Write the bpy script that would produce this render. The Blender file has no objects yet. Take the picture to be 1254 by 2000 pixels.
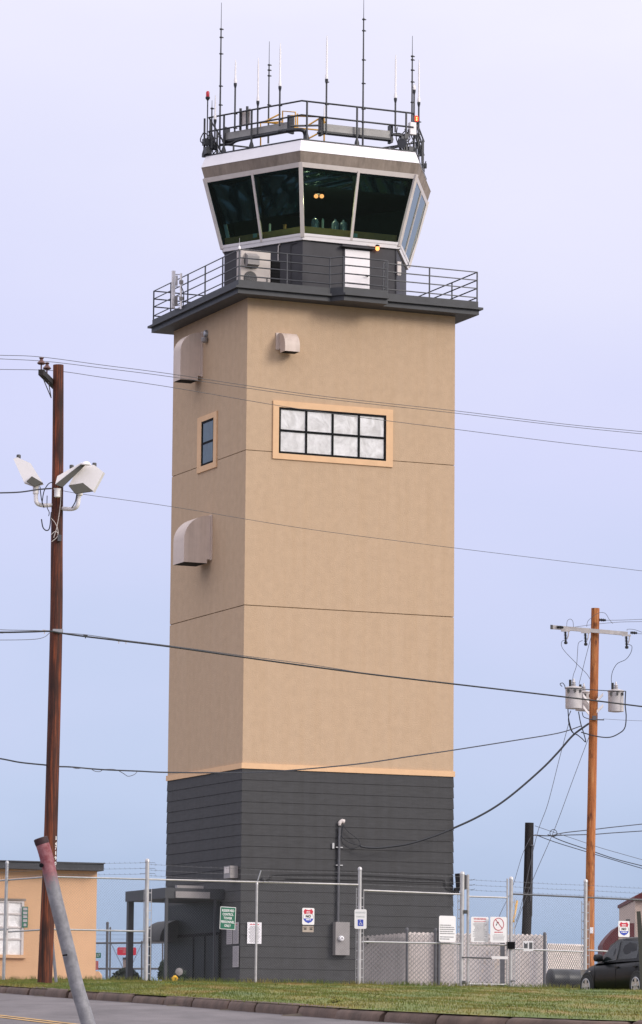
import bpy, bmesh, math, random
import numpy as np
from mathutils import Vector, Matrix
random.seed(7); rng = np.random.default_rng(7)
S = bpy.context.scene
COL = S.collection
R = math.radians
V = Vector
# ---------------------------------------------------------------- camera model (solved from the photograph)
F, PITCH, ROLL = 7658.9, .1392, .0087
AZ, WR, WL = .4074, 7.619, 6.752
_cp, _sp = math.cos(PITCH), math.sin(PITCH)
FW = V((0, _cp, _sp)); _rt = V((1, 0, 0)); _up = V((0, -_sp, _cp))
RT = _rt * math.cos(ROLL) + _up * math.sin(ROLL)
UP = _up * math.cos(ROLL) - _rt * math.sin(ROLL)
def ray(x, y): return FW + RT * ((x - 627) / F) - UP * ((y - 1000) / F)
def at(x, y, Y): r = ray(x, y); return r * (Y / r.y)
def atz(x, y, z): r = ray(x, y); return r * (z / r.z)
def proj(p): d = p.dot(FW); return (627 + F * p.dot(RT) / d, 1000 - F * p.dot(UP) / d)
O = V((-2.4952, 128., 0)); A_ = V((math.cos(AZ), math.sin(AZ), 0)); B_ = V((-math.sin(AZ), math.cos(AZ), 0))
def T(u, v, z): return O + A_ * u + B_ * v + V((0, 0, z))
def loc(p): d = p - O; return V((d.dot(A_), d.dot(B_), p.z))
def onR(x, y, off=0): r = ray(x, y); return loc(r * ((O.dot(B_) - off) / r.dot(B_)))
def onL(x, y, off=0): r = ray(x, y); return loc(r * ((O.dot(A_) - off) / r.dot(A_)))
# ---------------------------------------------------------------- materials
def lin(c): return tuple((x / 12.92 if x <= .04045 else ((x + .055) / 1.055) ** 2.4) for x in c)
def rgb(r, g, b): return lin((r / 255, g / 255, b / 255))
MATS = {}
def mat(name, col, rough=.7, metal=0, var=.12, scale=4, bump=0, bscale=60, stretch=(1, 1, 1), col2=None, detail=6, spec=.5, coat=0, emit=None, estr=0, thr=None, coord='Object'):
    m = bpy.data.materials.new(name); m.use_nodes = True
    nt = m.node_tree; n = nt.nodes; L = nt.links
    b = n['Principled BSDF']
    b.inputs['Roughness'].default_value = rough; b.inputs['Metallic'].default_value = metal
    b.inputs['Specular IOR Level'].default_value = spec
    if coat: b.inputs['Coat Weight'].default_value = coat
    tc = n.new('ShaderNodeTexCoord'); mp = n.new('ShaderNodeMapping'); mp.inputs['Scale'].default_value = stretch
    L.new(tc.outputs[coord], mp.inputs[0])
    nz = n.new('ShaderNodeTexNoise'); nz.inputs['Scale'].default_value = scale; nz.inputs['Detail'].default_value = detail
    nz.inputs['Roughness'].default_value = .65
    L.new(mp.outputs[0], nz.inputs['Vector'])
    cr = n.new('ShaderNodeValToRGB')
    c2 = col2 if col2 else tuple(x * (1 - var * 1.3) for x in col)
    c1 = col if col2 else tuple(min(1, x * (1 + var)) for x in col)
    lo, hi = thr if thr else (.3, .7)
    cr.color_ramp.elements[0].position = lo; cr.color_ramp.elements[1].position = hi
    cr.color_ramp.elements[0].color = (*c2, 1); cr.color_ramp.elements[1].color = (*c1, 1)
    L.new(nz.outputs['Fac'], cr.inputs[0]); L.new(cr.outputs[0], b.inputs['Base Color'])
    if bump:
        n2 = n.new('ShaderNodeTexNoise'); n2.inputs['Scale'].default_value = bscale; n2.inputs['Detail'].default_value = 4
        L.new(mp.outputs[0], n2.inputs['Vector'])
        bp = n.new('ShaderNodeBump'); bp.inputs['Strength'].default_value = bump; bp.inputs['Distance'].default_value = .02
        L.new(n2.outputs['Fac'], bp.inputs['Height']); L.new(bp.outputs[0], b.inputs['Normal'])
    if emit:
        b.inputs['Emission Color'].default_value = (*emit, 1); b.inputs['Emission Strength'].default_value = estr
    MATS[name] = m
    return m
stucco = mat('stucco', (.495, .355, .236), .92, var=.055, scale=3.5, detail=12, bump=.5, bscale=26)
def streaks(m, lo=.93):
    nt = m.node_tree; n = nt.nodes; L = nt.links; b = n['Principled BSDF']; src = b.inputs['Base Color'].links[0].from_socket
    tc = n.new('ShaderNodeTexCoord'); mp = n.new('ShaderNodeMapping'); mp.inputs['Scale'].default_value = (2.6, 2.6, .10); L.new(tc.outputs['Object'], mp.inputs[0])
    z = n.new('ShaderNodeTexNoise'); z.inputs['Scale'].default_value = 1.4; z.inputs['Detail'].default_value = 8; z.inputs['Roughness'].default_value = .7; L.new(mp.outputs[0], z.inputs['Vector'])
    c = n.new('ShaderNodeValToRGB'); c.color_ramp.elements[0].position = .36; c.color_ramp.elements[1].position = .56; c.color_ramp.elements[0].color = (lo, lo * .985, lo * .96, 1); c.color_ramp.elements[1].color = (1, 1, 1, 1)
    L.new(z.outputs['Fac'], c.inputs[0]); x = n.new('ShaderNodeMix'); x.data_type = 'RGBA'; x.blend_type = 'MULTIPLY'; x.inputs[0].default_value = 1
    L.new(src, x.inputs[6]); L.new(c.outputs[0], x.inputs[7]); L.new(x.outputs[2], b.inputs['Base Color'])
streaks(stucco, .972)
trimpeach = mat('peach_trim', (.70, .45, .26), .8, var=.05, scale=3)
siding = mat('siding', (.044, .044, .047), .75, var=.16, scale=2.2, stretch=(1, 1, 6), bump=.15, bscale=40)
groove = mat('groove', (.26, .18, .11), .95, var=.1)
deckgrey = mat('deck_paint', (.034, .036, .042), .55, var=.2, scale=3)
cabgrey = mat('cab_paint', (.044, .042, .048), .7, var=.14, scale=2.5, bump=.1)
railgrey = mat('rail_paint', (.05, .052, .06), .45, var=.2, scale=8)
roofrail = mat('roof_rail_paint', (.028, .03, .035), .5, var=.3, scale=14)
white = mat('white_paint', (.84, .80, .81), .5, var=.03, scale=5)
whitemetal = mat('white_metal', (.62, .56, .53), .45, var=.07, scale=3)
streaks(siding, .86)
fascia = mat('weathered_fascia', (.30, .245, .205), .85, var=.18, scale=2.2, stretch=(1, 1, .5), bump=.2)
roofwhite = mat('roof_membrane', (.85, .82, .85), .6, var=.03, scale=2)
frameblack = mat('black_frame', (.008, .008, .009), .7, spec=.1)
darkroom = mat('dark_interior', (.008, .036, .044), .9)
hoodpaint = mat('hood_paint', (.60, .49, .425), .5, var=.07, scale=2.0, bump=.05, bscale=8)
streaks(fascia, .78); streaks(hoodpaint, .85)
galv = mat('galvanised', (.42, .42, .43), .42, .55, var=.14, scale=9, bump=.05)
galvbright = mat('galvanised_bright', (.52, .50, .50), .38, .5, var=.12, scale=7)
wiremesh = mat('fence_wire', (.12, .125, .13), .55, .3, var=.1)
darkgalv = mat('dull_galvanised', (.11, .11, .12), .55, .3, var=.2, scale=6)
black = mat('black_rubber', (.012, .013, .015), .6)
cable = mat('cable', (.018, .020, .026), .6)
wireg = mat('bare_wire', (.09, .09, .10), .5, .3)
acbeige = mat('ac_casing', (.52, .46, .42), .5, var=.06, scale=3)
acdark = mat('ac_grille', (.07, .07, .07), .6, var=.3, scale=40)
asphalt = mat('asphalt', (.135, .12, .123), .93, var=.26, scale=1.1, detail=12, stretch=(1, .25, 1), bump=.5, bscale=45, coord='Object')
kerbm = mat('kerb_concrete', (.115, .074, .056), .9, var=.38, scale=1.6, bump=.6, bscale=18, detail=10)
soil = mat('soil', (.07, .05, .03), .95, var=.2, scale=2)
concrete = mat('yard_concrete', (.25, .24, .22), .9, var=.15, scale=1)
peachwall = mat('peach_wall', (.66, .40, .23), .9, var=.06, scale=1, bump=.3, bscale=25)
yellow = mat('yellow_paint', (.60, .33, .05), .55, var=.2, scale=5)
roadyellow = mat('road_yellow', (.50, .30, .10), .85, var=.3, scale=3, stretch=(1, .3, 1))
red = mat('sign_red', (.55, .02, .05), .5, var=.1)
green = mat('sign_green', (.005, .13, .075), .5, var=.1)
signwhite = mat('sign_white', (.80, .78, .80), .45, var=.03, scale=20)
signink = mat('sign_ink', (.20, .19, .21), .7)
signblack = mat('sign_black', (.02, .02, .02), .6)
blue = mat('sign_blue', (.03, .06, .42), .5)
papergrey = mat('weathered_paper', (.42, .39, .40), .7, var=.1, scale=25)
ceram = mat('porcelain', (.10, .035, .03), .3)
tangrey = mat('meter_paint', (.26, .24, .235), .45, var=.08, scale=4)
transf = mat('transformer_paint', (.48, .45, .45), .45, var=.14, scale=6, bump=.05)
armgrey = mat('crossarm_paint', (.45, .42, .41), .6, var=.2, scale=6)
maroon = mat('maroon_cloth', (.10, .02, .025), .8, var=.15)
farwall = mat('pale_wall', (.48, .38, .33), .9, var=.08)
slat = mat('privacy_slat', (.86, .76, .70), .75, var=.09, scale=5)
screen = mat('mesh_screen', (.30, .27, .265), .9, var=.16, scale=2.5, stretch=(1, 1, .4))
foliage = mat('shrub_leaf', (.016, .032, .018), .7, var=.3, scale=6)
lens = mat('lamp_lens', (.25, .25, .25), .2, var=.1)
steelpipe = None
def pole_mat(name, cols, sc):
    m = bpy.data.materials.new(name); m.use_nodes = True
    nt = m.node_tree; n = nt.nodes; L = nt.links; b = n['Principled BSDF']
    b.inputs['Roughness'].default_value = .78
    tc = n.new('ShaderNodeTexCoord'); mp = n.new('ShaderNodeMapping'); mp.inputs['Scale'].default_value = (9, 9, .35)
    L.new(tc.outputs['Object'], mp.inputs[0])
    a = n.new('ShaderNodeTexNoise'); a.inputs['Scale'].default_value = 1.6; a.inputs['Detail'].default_value = 9; a.inputs['Roughness'].default_value = .7
    L.new(mp.outputs[0], a.inputs['Vector'])
    cr = n.new('ShaderNodeValToRGB'); e = cr.color_ramp.elements
    e[0].position = .32; e[1].position = .66; e[0].color = (*cols[0], 1); e[1].color = (*cols[2], 1)
    k = e.new(.5); k.color = (*cols[1], 1)
    L.new(a.outputs['Fac'], cr.inputs[0])
    k2 = n.new('ShaderNodeTexNoise'); k2.inputs['Scale'].default_value = sc; k2.inputs['Detail'].default_value = 3
    mp2 = n.new('ShaderNodeMapping'); mp2.inputs['Scale'].default_value = (3, 3, 1); L.new(tc.outputs['Object'], mp2.inputs[0]); L.new(mp2.outputs[0], k2.inputs['Vector'])
    cr2 = n.new('ShaderNodeValToRGB'); cr2.color_ramp.elements[0].position = .30; cr2.color_ramp.elements[1].position = .48
    cr2.color_ramp.elements[0].color = (.35, .3, .3, 1); cr2.color_ramp.elements[1].color = (1, 1, 1, 1)
    L.new(k2.outputs['Fac'], cr2.inputs[0])
    mx = n.new('ShaderNodeMix'); mx.data_type = 'RGBA'; mx.blend_type = 'MULTIPLY'; mx.inputs[0].default_value = 1
    L.new(cr.outputs[0], mx.inputs[6]); L.new(cr2.outputs[0], mx.inputs[7]); L.new(mx.outputs[2], b.inputs['Base Color'])
    bp = n.new('ShaderNodeBump'); bp.inputs['Strength'].default_value = .6; bp.inputs['Distance'].default_value = .02
    L.new(a.outputs['Fac'], bp.inputs['Height']); L.new(bp.outputs[0], b.inputs['Normal'])
    return m
woodred = pole_mat('creosote_pole', [(.008, .004, .004), (.070, .017, .008), (.28, .064, .018)], 1.1)
woodorange = pole_mat('cedar_pole', [(.20, .055, .015), (.40, .13, .035), (.56, .27, .10)], 2.2)
woodblack = pole_mat('old_black_pole', [(.008, .007, .007), (.014, .011, .011), (.028, .02, .018)], 1.5)
def pipe_mat():
    m = bpy.data.materials.new('painted_steel_pipe'); m.use_nodes = True
    nt = m.node_tree; n = nt.nodes; L = nt.links; b = n['Principled BSDF']; b.inputs['Roughness'].default_value = .6
    tc = n.new('ShaderNodeTexCoord'); sx = n.new('ShaderNodeSeparateXYZ'); L.new(tc.outputs['Object'], sx.inputs[0])
    nz = n.new('ShaderNodeTexNoise'); nz.inputs['Scale'].default_value = 14; nz.inputs['Detail'].default_value = 10; nz.inputs['Roughness'].default_value = .75; L.new(tc.outputs['Object'], nz.inputs['Vector'])
    g = n.new('ShaderNodeValToRGB'); g.color_ramp.elements[0].position = .3; g.color_ramp.elements[1].position = .7
    g.color_ramp.elements[0].color = (.11, .11, .118, 1); g.color_ramp.elements[1].color = (.30, .295, .31, 1); L.new(nz.outputs['Fac'], g.inputs[0])
    ma = n.new('ShaderNodeMath'); ma.operation = 'MULTIPLY_ADD'; ma.inputs[1].default_value = .35; L.new(nz.outputs['Fac'], ma.inputs[0]); L.new(sx.outputs['Z'], ma.inputs[2])
    cr = n.new('ShaderNodeValToRGB'); cr.color_ramp.elements[0].position = .0; cr.color_ramp.elements[1].position = 1
    mr = n.new('ShaderNodeMapRange'); mr.inputs['From Min'].default_value = 1.80; mr.inputs['From Max'].default_value = 1.90; L.new(ma.outputs[0], mr.inputs['Value'])
    rr = n.new('ShaderNodeValToRGB'); rr.color_ramp.elements[0].color = (.17, .018, .026, 1); rr.color_ramp.elements[1].color = (.34, .16, .17, 1)
    rr.color_ramp.elements[0].position = .35; rr.color_ramp.elements[1].position = .65; L.new(nz.outputs['Fac'], rr.inputs[0])
    mx = n.new('ShaderNodeMix'); mx.data_type = 'RGBA'; L.new(mr.outputs[0], mx.inputs[0]); L.new(g.outputs[0], mx.inputs[6]); L.new(rr.outputs[0], mx.inputs[7])
    L.new(mx.outputs[2], b.inputs['Base Color'])
    return m
steelpipe = pipe_mat()
def glow(name, col, st):
    m = bpy.data.materials.new(name); m.use_nodes = True; n = m.node_tree.nodes; n.clear()
    e = n.new('ShaderNodeEmission'); e.inputs[0].default_value = (*col, 1); e.inputs[1].default_value = st
    o = n.new('ShaderNodeOutputMaterial'); m.node_tree.links.new(e.outputs[0], o.inputs[0]); return m
warmglow = glow('warm_lamp', (1., .34, .11), 1.9)
redglow = glow('red_lamp', (1., .05, .02), 3.0)
orangeglow = glow('beacon_filament', (1, .3, .08), 8)
redlens = mat('red_lens', (.55, .01, .03), .25)
def glass_mat(name, tint, rough=.0, mixf=1.0, bumpv=.0, ior=1.5, gcol=(.9, .95, 1)):
    m = bpy.data.materials.new(name); m.use_nodes = True; nt = m.node_tree; n = nt.nodes; L = nt.links; n.clear()
    t = n.new('ShaderNodeBsdfTransparent'); t.inputs[0].default_value = (*tint, 1)
    g = n.new('ShaderNodeBsdfGlossy'); g.inputs['Roughness'].default_value = rough; g.inputs[0].default_value = (*gcol, 1)
    f = n.new('ShaderNodeFresnel'); f.inputs[0].default_value = ior
    ml = n.new('ShaderNodeMath'); ml.operation = 'MULTIPLY'; ml.inputs[1].default_value = mixf; L.new(f.outputs[0], ml.inputs[0])
    mx = n.new('ShaderNodeMixShader'); o = n.new('ShaderNodeOutputMaterial')
    L.new(ml.outputs[0], mx.inputs[0]); L.new(t.outputs[0], mx.inputs[1]); L.new(g.outputs[0], mx.inputs[2]); L.new(mx.outputs[0], o.inputs[0])
    if bumpv:
        tc = n.new('ShaderNodeTexCoord'); nz = n.new('ShaderNodeTexNoise'); nz.inputs['Scale'].default_value = 1.3; nz.inputs['Detail'].default_value = 3
        mp = n.new('ShaderNodeMapping'); mp.inputs['Rotation'].default_value = (.3, .7, .2); mp.inputs['Scale'].default_value = (.5, 1.5, 3)
        L.new(tc.outputs['Object'], mp.inputs[0]); L.new(mp.outputs[0], nz.inputs['Vector'])
        b = n.new('ShaderNodeBump'); b.inputs['Strength'].default_value = bumpv; b.inputs['Distance'].default_value = .3
        L.new(nz.outputs['Fac'], b.inputs['Height']); L.new(b.outputs[0], g.inputs['Normal'])
    return m
cabglass = glass_mat('tinted_glass', (.42, .60, .62), bumpv=.05, gcol=(.62, .92, 1))
sideglassm = glass_mat('side_cab_glass', (.42, .60, .62), gcol=(.84, .94, .93))
carglass = glass_mat('car_glass', (.10, .12, .12), mixf=1.2)
winglass = glass_mat('window_glass', (1, 1, 1), mixf=.5)
leftglass = glass_mat('teal_glass', (.22, .30, .31), mixf=.16)
carpaint = mat('black_car_paint', (.002, .0035, .0045), .36, var=.05, coat=0, spec=.22)
rimm = mat('alloy_rim', (.55, .55, .56), .3, .6)
def curtain_mat():
    m = bpy.data.materials.new('wrinkled_blind'); m.use_nodes = True; nt = m.node_tree; n = nt.nodes; L = nt.links; b = n['Principled BSDF']
    b.inputs['Roughness'].default_value = .55
    tc = n.new('ShaderNodeTexCoord')
    mp = n.new('ShaderNodeMapping'); mp.inputs['Rotation'].default_value = (.5, .8, .3); L.new(tc.outputs['Object'], mp.inputs[0])
    w = n.new('ShaderNodeTexNoise'); w.inputs['Scale'].default_value = 1.3; w.inputs['Detail'].default_value = 5; w.inputs['Distortion'].default_value = 2.2
    L.new(mp.outputs[0], w.inputs['Vector'])
    nz = n.new('ShaderNodeTexNoise'); nz.inputs['Scale'].default_value = 5; nz.inputs['Detail'].default_value = 6; nz.inputs['Distortion'].default_value = 1; L.new(tc.outputs['Object'], nz.inputs['Vector'])
    mx = n.new('ShaderNodeMath'); mx.operation = 'MULTIPLY_ADD'; mx.inputs[1].default_value = .35; L.new(nz.outputs['Fac'], mx.inputs[0]); L.new(w.outputs['Fac'], mx.inputs[2])
    cr = n.new('ShaderNodeValToRGB'); cr.color_ramp.elements[0].position = .5; cr.color_ramp.elements[1].position = .85
    cr.color_ramp.elements[0].color = (.66, .64, .62, 1); cr.color_ramp.elements[1].color = (.93, .91, .90, 1)
    L.new(mx.outputs[0], cr.inputs[0]); L.new(cr.outputs[0], b.inputs['Base Color'])
    bp = n.new('ShaderNodeBump'); bp.inputs['Strength'].default_value = .5; bp.inputs['Distance'].default_value = .05
    L.new(mx.outputs[0], bp.inputs['Height']); L.new(bp.outputs[0], b.inputs['Normal'])
    return m
curtain = curtain_mat()
def grass_mat(name, blades):
    m = bpy.data.materials.new(name); m.use_nodes = True; nt = m.node_tree; n = nt.nodes; L = nt.links; b = n['Principled BSDF']
    b.inputs['Roughness'].default_value = .7; b.inputs['Specular IOR Level'].default_value = .25
    tc = n.new('ShaderNodeTexCoord')
    mp = n.new('ShaderNodeMapping'); mp.inputs['Scale'].default_value = (1, .30, 0); L.new(tc.outputs['Object'], mp.inputs[0])
    nz = n.new('ShaderNodeTexNoise'); nz.inputs['Scale'].default_value = .55; nz.inputs['Detail'].default_value = 5; nz.inputs['Roughness'].default_value = .6
    L.new(mp.outputs[0], nz.inputs['Vector'])
    cr = n.new('ShaderNodeValToRGB'); e = cr.color_ramp.elements
    e[0].position = .30; e[0].color = (.058, .098, .014, 1); e[1].position = .74; e[1].color = (.26, .135, .045, 1)
    k = e.new(.46); k.color = (.115, .142, .020, 1); k = e.new(.58); k.color = (.18, .158, .030, 1)
    L.new(nz.outputs['Fac'], cr.inputs[0])
    n2 = n.new('ShaderNodeTexNoise'); n2.inputs['Scale'].default_value = 9 if blades else 20; n2.inputs['Detail'].default_value = 4; L.new(tc.outputs['Object'], n2.inputs['Vector'])
    c2 = n.new('ShaderNodeValToRGB'); c2.color_ramp.elements[0].position = .3; c2.color_ramp.elements[1].position = .7
    c2.color_ramp.elements[0].color = (.78, .78, .78, 1); c2.color_ramp.elements[1].color = (1.2, 1.2, 1.1, 1); L.new(n2.outputs['Fac'], c2.inputs[0])
    mx = n.new('ShaderNodeMix'); mx.data_type = 'RGBA'; mx.blend_type = 'MULTIPLY'; mx.inputs[0].default_value = 1
    L.new(cr.outputs[0], mx.inputs[6]); L.new(c2.outputs[0], mx.inputs[7]); L.new(mx.outputs[2], b.inputs['Base Color'])
    if blades:
        ge = n.new('ShaderNodeNewGeometry'); vm = n.new('ShaderNodeVectorMath'); vm.operation = 'MULTIPLY_ADD'; vm.inputs[1].default_value = (.5, .5, .5); vm.inputs[2].default_value = (0, 0, .8)
        L.new(ge.outputs['Normal'], vm.inputs[0]); L.new(vm.outputs[0], b.inputs['Normal'])
    return m
grassblade = grass_mat('grass_blades', True); turf = grass_mat('turf', False)
# ---------------------------------------------------------------- mesh builder and object helpers
class MB:
    def __init__(s): s.v = []; s.f = []; s.m = []; s.mi = 0
    def add(s, vs, fs):
        o = len(s.v); s.v += [V(p) for p in vs]; s.f += [tuple(i + o for i in f) for f in fs]; s.m += [s.mi] * len(fs); return s
    def box(s, Fn, a0, a1, b0, b1, c0, c1):
        P = [Fn(a, b, c) for c in (c0, c1) for b in (b0, b1) for a in (a0, a1)]
        return s.add(P, [(0, 1, 3, 2), (4, 6, 7, 5), (0, 4, 5, 1), (2, 3, 7, 6), (0, 2, 6, 4), (1, 5, 7, 3)])
    def prism(s, poly, d):
        n = len(poly); d = V(d); P = [V(p) for p in poly] + [V(p) + d for p in poly]
        return s.add(P, [tuple(range(n))[::-1], tuple(range(n, 2 * n))] + [(i, (i + 1) % n, n + (i + 1) % n, n + i) for i in range(n)])
    def quad(s, *p): return s.add(p, [tuple(range(len(p)))])
    def tube(s, pts, r, n=8, cap=True):
        pts = [V(p) for p in pts]; rs = r if isinstance(r, (list, tuple)) else [r] * len(pts)
        vs = []; up = None
        for i, p in enumerate(pts):
            t = (pts[min(i + 1, len(pts) - 1)] - pts[max(i - 1, 0)])
            if t.length < 1e-9: t = V((0, 0, 1))
            t.normalize()
            if up is None: up = t.orthogonal().normalized()
            else:
                up = up - t * up.dot(t)
                up = up.normalized() if up.length > 1e-6 else t.orthogonal().normalized()
            q = t.cross(up)
            for k in range(n):
                a = 2 * math.pi * k / n; vs.append(p + (up * math.cos(a) + q * math.sin(a)) * rs[i])
        fs = [(i * n + k, i * n + (k + 1) % n, (i + 1) * n + (k + 1) % n, (i + 1) * n + k) for i in range(len(pts) - 1) for k in range(n)]
        if cap: fs += [tuple(range(n))[::-1], tuple(range((len(pts) - 1) * n, len(pts) * n))]
        return s.add(vs, fs)
    def lathe(s, base, ax, prof, n=16):
        base = V(base); ax = V(ax).normalized(); up = ax.orthogonal().normalized(); q = ax.cross(up); vs = []
        for r, h in prof:
            for k in range(n):
                a = 2 * math.pi * k / n; vs.append(base + ax * h + (up * math.cos(a) + q * math.sin(a)) * max(r, 1e-4))
        m = len(prof)
        fs = [(i * n + k, i * n + (k + 1) % n, (i + 1) * n + (k + 1) % n, (i + 1) * n + k) for i in range(m - 1) for k in range(n)]
        fs += [tuple(range(n))[::-1], tuple(range((m - 1) * n, m * n))]
        return s.add(vs, fs)
    def build(s, name, m, parent=None, origin=None, smooth=True, ang=35, recalc=True):
        root = parent
        while root is not None and root.parent is not None: root = root.parent
        if root is not None:
            M = Matrix.Translation(root.location) @ root.rotation_euler.to_matrix().to_4x4(); inv = M.inverted()
        elif origin is not None: inv = Matrix.Translation(-V(origin))
        else:
            lo = V((sum(p.x for p in s.v) / len(s.v), sum(p.y for p in s.v) / len(s.v), min(p.z for p in s.v))); origin = lo; inv = Matrix.Translation(-lo)
        me = bpy.data.meshes.new(name); me.from_pydata([inv @ p for p in s.v], [], s.f)
        ml = m if isinstance(m, (list, tuple)) else [m]
        for x in ml: me.materials.append(x)
        if len(ml) > 1: me.polygons.foreach_set('material_index', s.m)
        if recalc:
            bm = bmesh.new(); bm.from_mesh(me); bmesh.ops.recalc_face_normals(bm, faces=bm.faces); bm.to_mesh(me); bm.free()
        if smooth:
            me.shade_smooth(); me.set_sharp_from_angle(angle=R(ang))
        ob = bpy.data.objects.new(name, me); COL.objects.link(ob)
        if parent is not None: ob.parent = parent
        else: ob.location = origin
        return ob
def tag(o, label=None, cat=None, group=None, kind=None):
    if label: o['label'] = label
    if cat: o['category'] = cat
    if group: o['group'] = group
    if kind: o['kind'] = kind
    return o
def thing(name, label, cat, loc_, rz=0, group=None):
    o = bpy.data.objects.new(name, None); COL.objects.link(o); o.location = loc_; o.rotation_euler = (0, 0, rz); o.empty_display_size = .2
    return tag(o, label, cat, group)
def W(x, y, z): return V((x, y, z))
def frame(o, a, b=None, c=None):
    o = V(o); a = V(a).normalized(); c = V(c).normalized() if c else V((0, 0, 1)); b = V(b).normalized() if b else c.cross(a)
    return lambda x, y, z: o + a * x + b * y + c * z
def curve(pts, n=8):
    P = [V(p) for p in pts]; out = []
    for i in range(len(P) - 1):
        p0 = P[max(i - 1, 0)]; p1 = P[i]; p2 = P[i + 1]; p3 = P[min(i + 2, len(P) - 1)]
        for k in range(n):
            t = k / n; out.append(.5 * ((2 * p1) + (p2 - p0) * t + (2 * p0 - 5 * p1 + 4 * p2 - p3) * t * t + (3 * p1 - p0 - 3 * p2 + p3) * t ** 3))
    out.append(P[-1]); return out
def text_into(mb, s, Fn, w=None, h=None, cx=0, cz=0, y=-.004, bold=0, stretch=True):
    cu = bpy.data.curves.new('t', 'FONT'); cu.body = s; cu.size = 1; cu.offset = bold; cu.resolution_u = 2
    o = bpy.data.objects.new('t', cu); COL.objects.link(o)
    dg = bpy.context.evaluated_depsgraph_get(); me = bpy.data.meshes.new_from_object(o.evaluated_get(dg))
    vs = [v.co.copy() for v in me.vertices]; fs = [tuple(p.vertices) for p in me.polygons]
    bpy.data.objects.remove(o); bpy.data.curves.remove(cu); bpy.data.meshes.remove(me)
    x0 = min(v.x for v in vs); x1 = max(v.x for v in vs); y0 = min(v.y for v in vs); y1 = max(v.y for v in vs)
    sy = h / (y1 - y0); sx = w / (x1 - x0) if w else sy
    mb.add([Fn(cx + (v.x - (x0 + x1) / 2) * sx, y, cz + (v.y - (y0 + y1) / 2) * sy) for v in vs], fs)
def ht(z0, z1): return z0, z1
# ---------------------------------------------------------------- world, light, camera
w = bpy.data.worlds.new('World'); S.world = w; w.use_nodes = True
nt = w.node_tree; n = nt.nodes; L = nt.links; n.clear()
SUN_EL, SUN_AZ = R(25), math.atan2(.86, -.50)     # azimuth clockwise from +Y
sky = n.new('ShaderNodeTexSky'); sky.sky_type = 'NISHITA'; sky.sun_disc = False; sky.sun_elevation = SUN_EL; sky.sun_rotation = SUN_AZ
b1 = n.new('ShaderNodeBackground'); b1.inputs[1].default_value = .05; L.new(sky.outputs[0], b1.inputs[0])
tc = n.new('ShaderNodeTexCoord'); sx = n.new('ShaderNodeSeparateXYZ'); L.new(tc.outputs['Generated'], sx.inputs[0])
nz = n.new('ShaderNodeTexNoise'); nz.inputs['Scale'].default_value = 4.5; nz.inputs['Detail'].default_value = 6
mp = n.new('ShaderNodeMapping'); mp.inputs['Scale'].default_value = (1, 1, 2.2); L.new(tc.outputs['Generated'], mp.inputs[0]); L.new(mp.outputs[0], nz.inputs['Vector'])
ma = n.new('ShaderNodeMath'); ma.operation = 'MULTIPLY_ADD'; ma.inputs[1].default_value = .15; L.new(nz.outputs['Fac'], ma.inputs[0]); L.new(sx.outputs['Z'], ma.inputs[2])
sb = n.new('ShaderNodeMath'); sb.operation = 'SUBTRACT'; sb.inputs[1].default_value = .073; L.new(ma.outputs[0], sb.inputs[0])
cr = n.new('ShaderNodeValToRGB'); e = cr.color_ramp.elements
EXPO = .60
stops = [(0., (152, 174, 208), 1), (.03, (164, 184, 217), 1), (.075, (188, 202, 234), 1), (.12, (202, 209, 242), 1), (.17, (213, 215, 248), 1), (.22, (225, 225, 250), 1), (.27, (235, 233, 252), 1), (.40, (240, 236, 250), 1.35), (1., (250, 246, 250), 1.75)]
for i, (p, c, k) in enumerate(stops):
    el = e[0] if i == 0 else (e[len(e) - 1] if i == len(stops) - 1 else e.new(p)); el.position = p; el.color = (*[x * k / 2 ** EXPO / .885 for x in rgb(*c)], 1)
L.new(sb.outputs[0], cr.inputs[0])
b2 = n.new('ShaderNodeBackground'); b2.inputs[1].default_value = 1.0; L.new(cr.outputs[0], b2.inputs[0])
ad = n.new('ShaderNodeMixShader'); ad.inputs[0].default_value = .88; L.new(b1.outputs[0], ad.inputs[1]); L.new(b2.outputs[0], ad.inputs[2])
ow = n.new('ShaderNodeOutputWorld'); L.new(ad.outputs[0], ow.inputs[0])
sl = bpy.data.lights.new('sun', 'SUN'); sl.energy = 1.5; sl.angle = R(22); sl.color = (1, .93, .84)
so = bpy.data.objects.new('sun', sl); COL.objects.link(so)
sd = V((math.cos(SUN_EL) * math.sin(SUN_AZ), math.cos(SUN_EL) * math.cos(SUN_AZ), math.sin(SUN_EL)))
so.rotation_euler = (-sd).to_track_quat('-Z', 'Y').to_euler(); so.location = (30, 40, 60)
cd = bpy.data.cameras.new('camera'); cd.sensor_fit = 'VERTICAL'; cd.sensor_height = 36; cd.lens = F / 2000 * 36; cd.clip_start = .5; cd.clip_end = 9000
co = bpy.data.objects.new('camera', cd); COL.objects.link(co)
M = Matrix((RT, UP, -FW)).transposed().to_4x4(); co.matrix_world = M; S.camera = co
S.render.engine = 'CYCLES'
S.view_settings.view_transform = 'Standard'; S.view_settings.look = 'None'; S.view_settings.exposure = .60; S.view_settings.gamma = 1
S.cycles.transparent_max_bounces = 24; S.cycles.max_bounces = 6
S.render.resolution_x = 642; S.render.resolution_y = 1024
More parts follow.
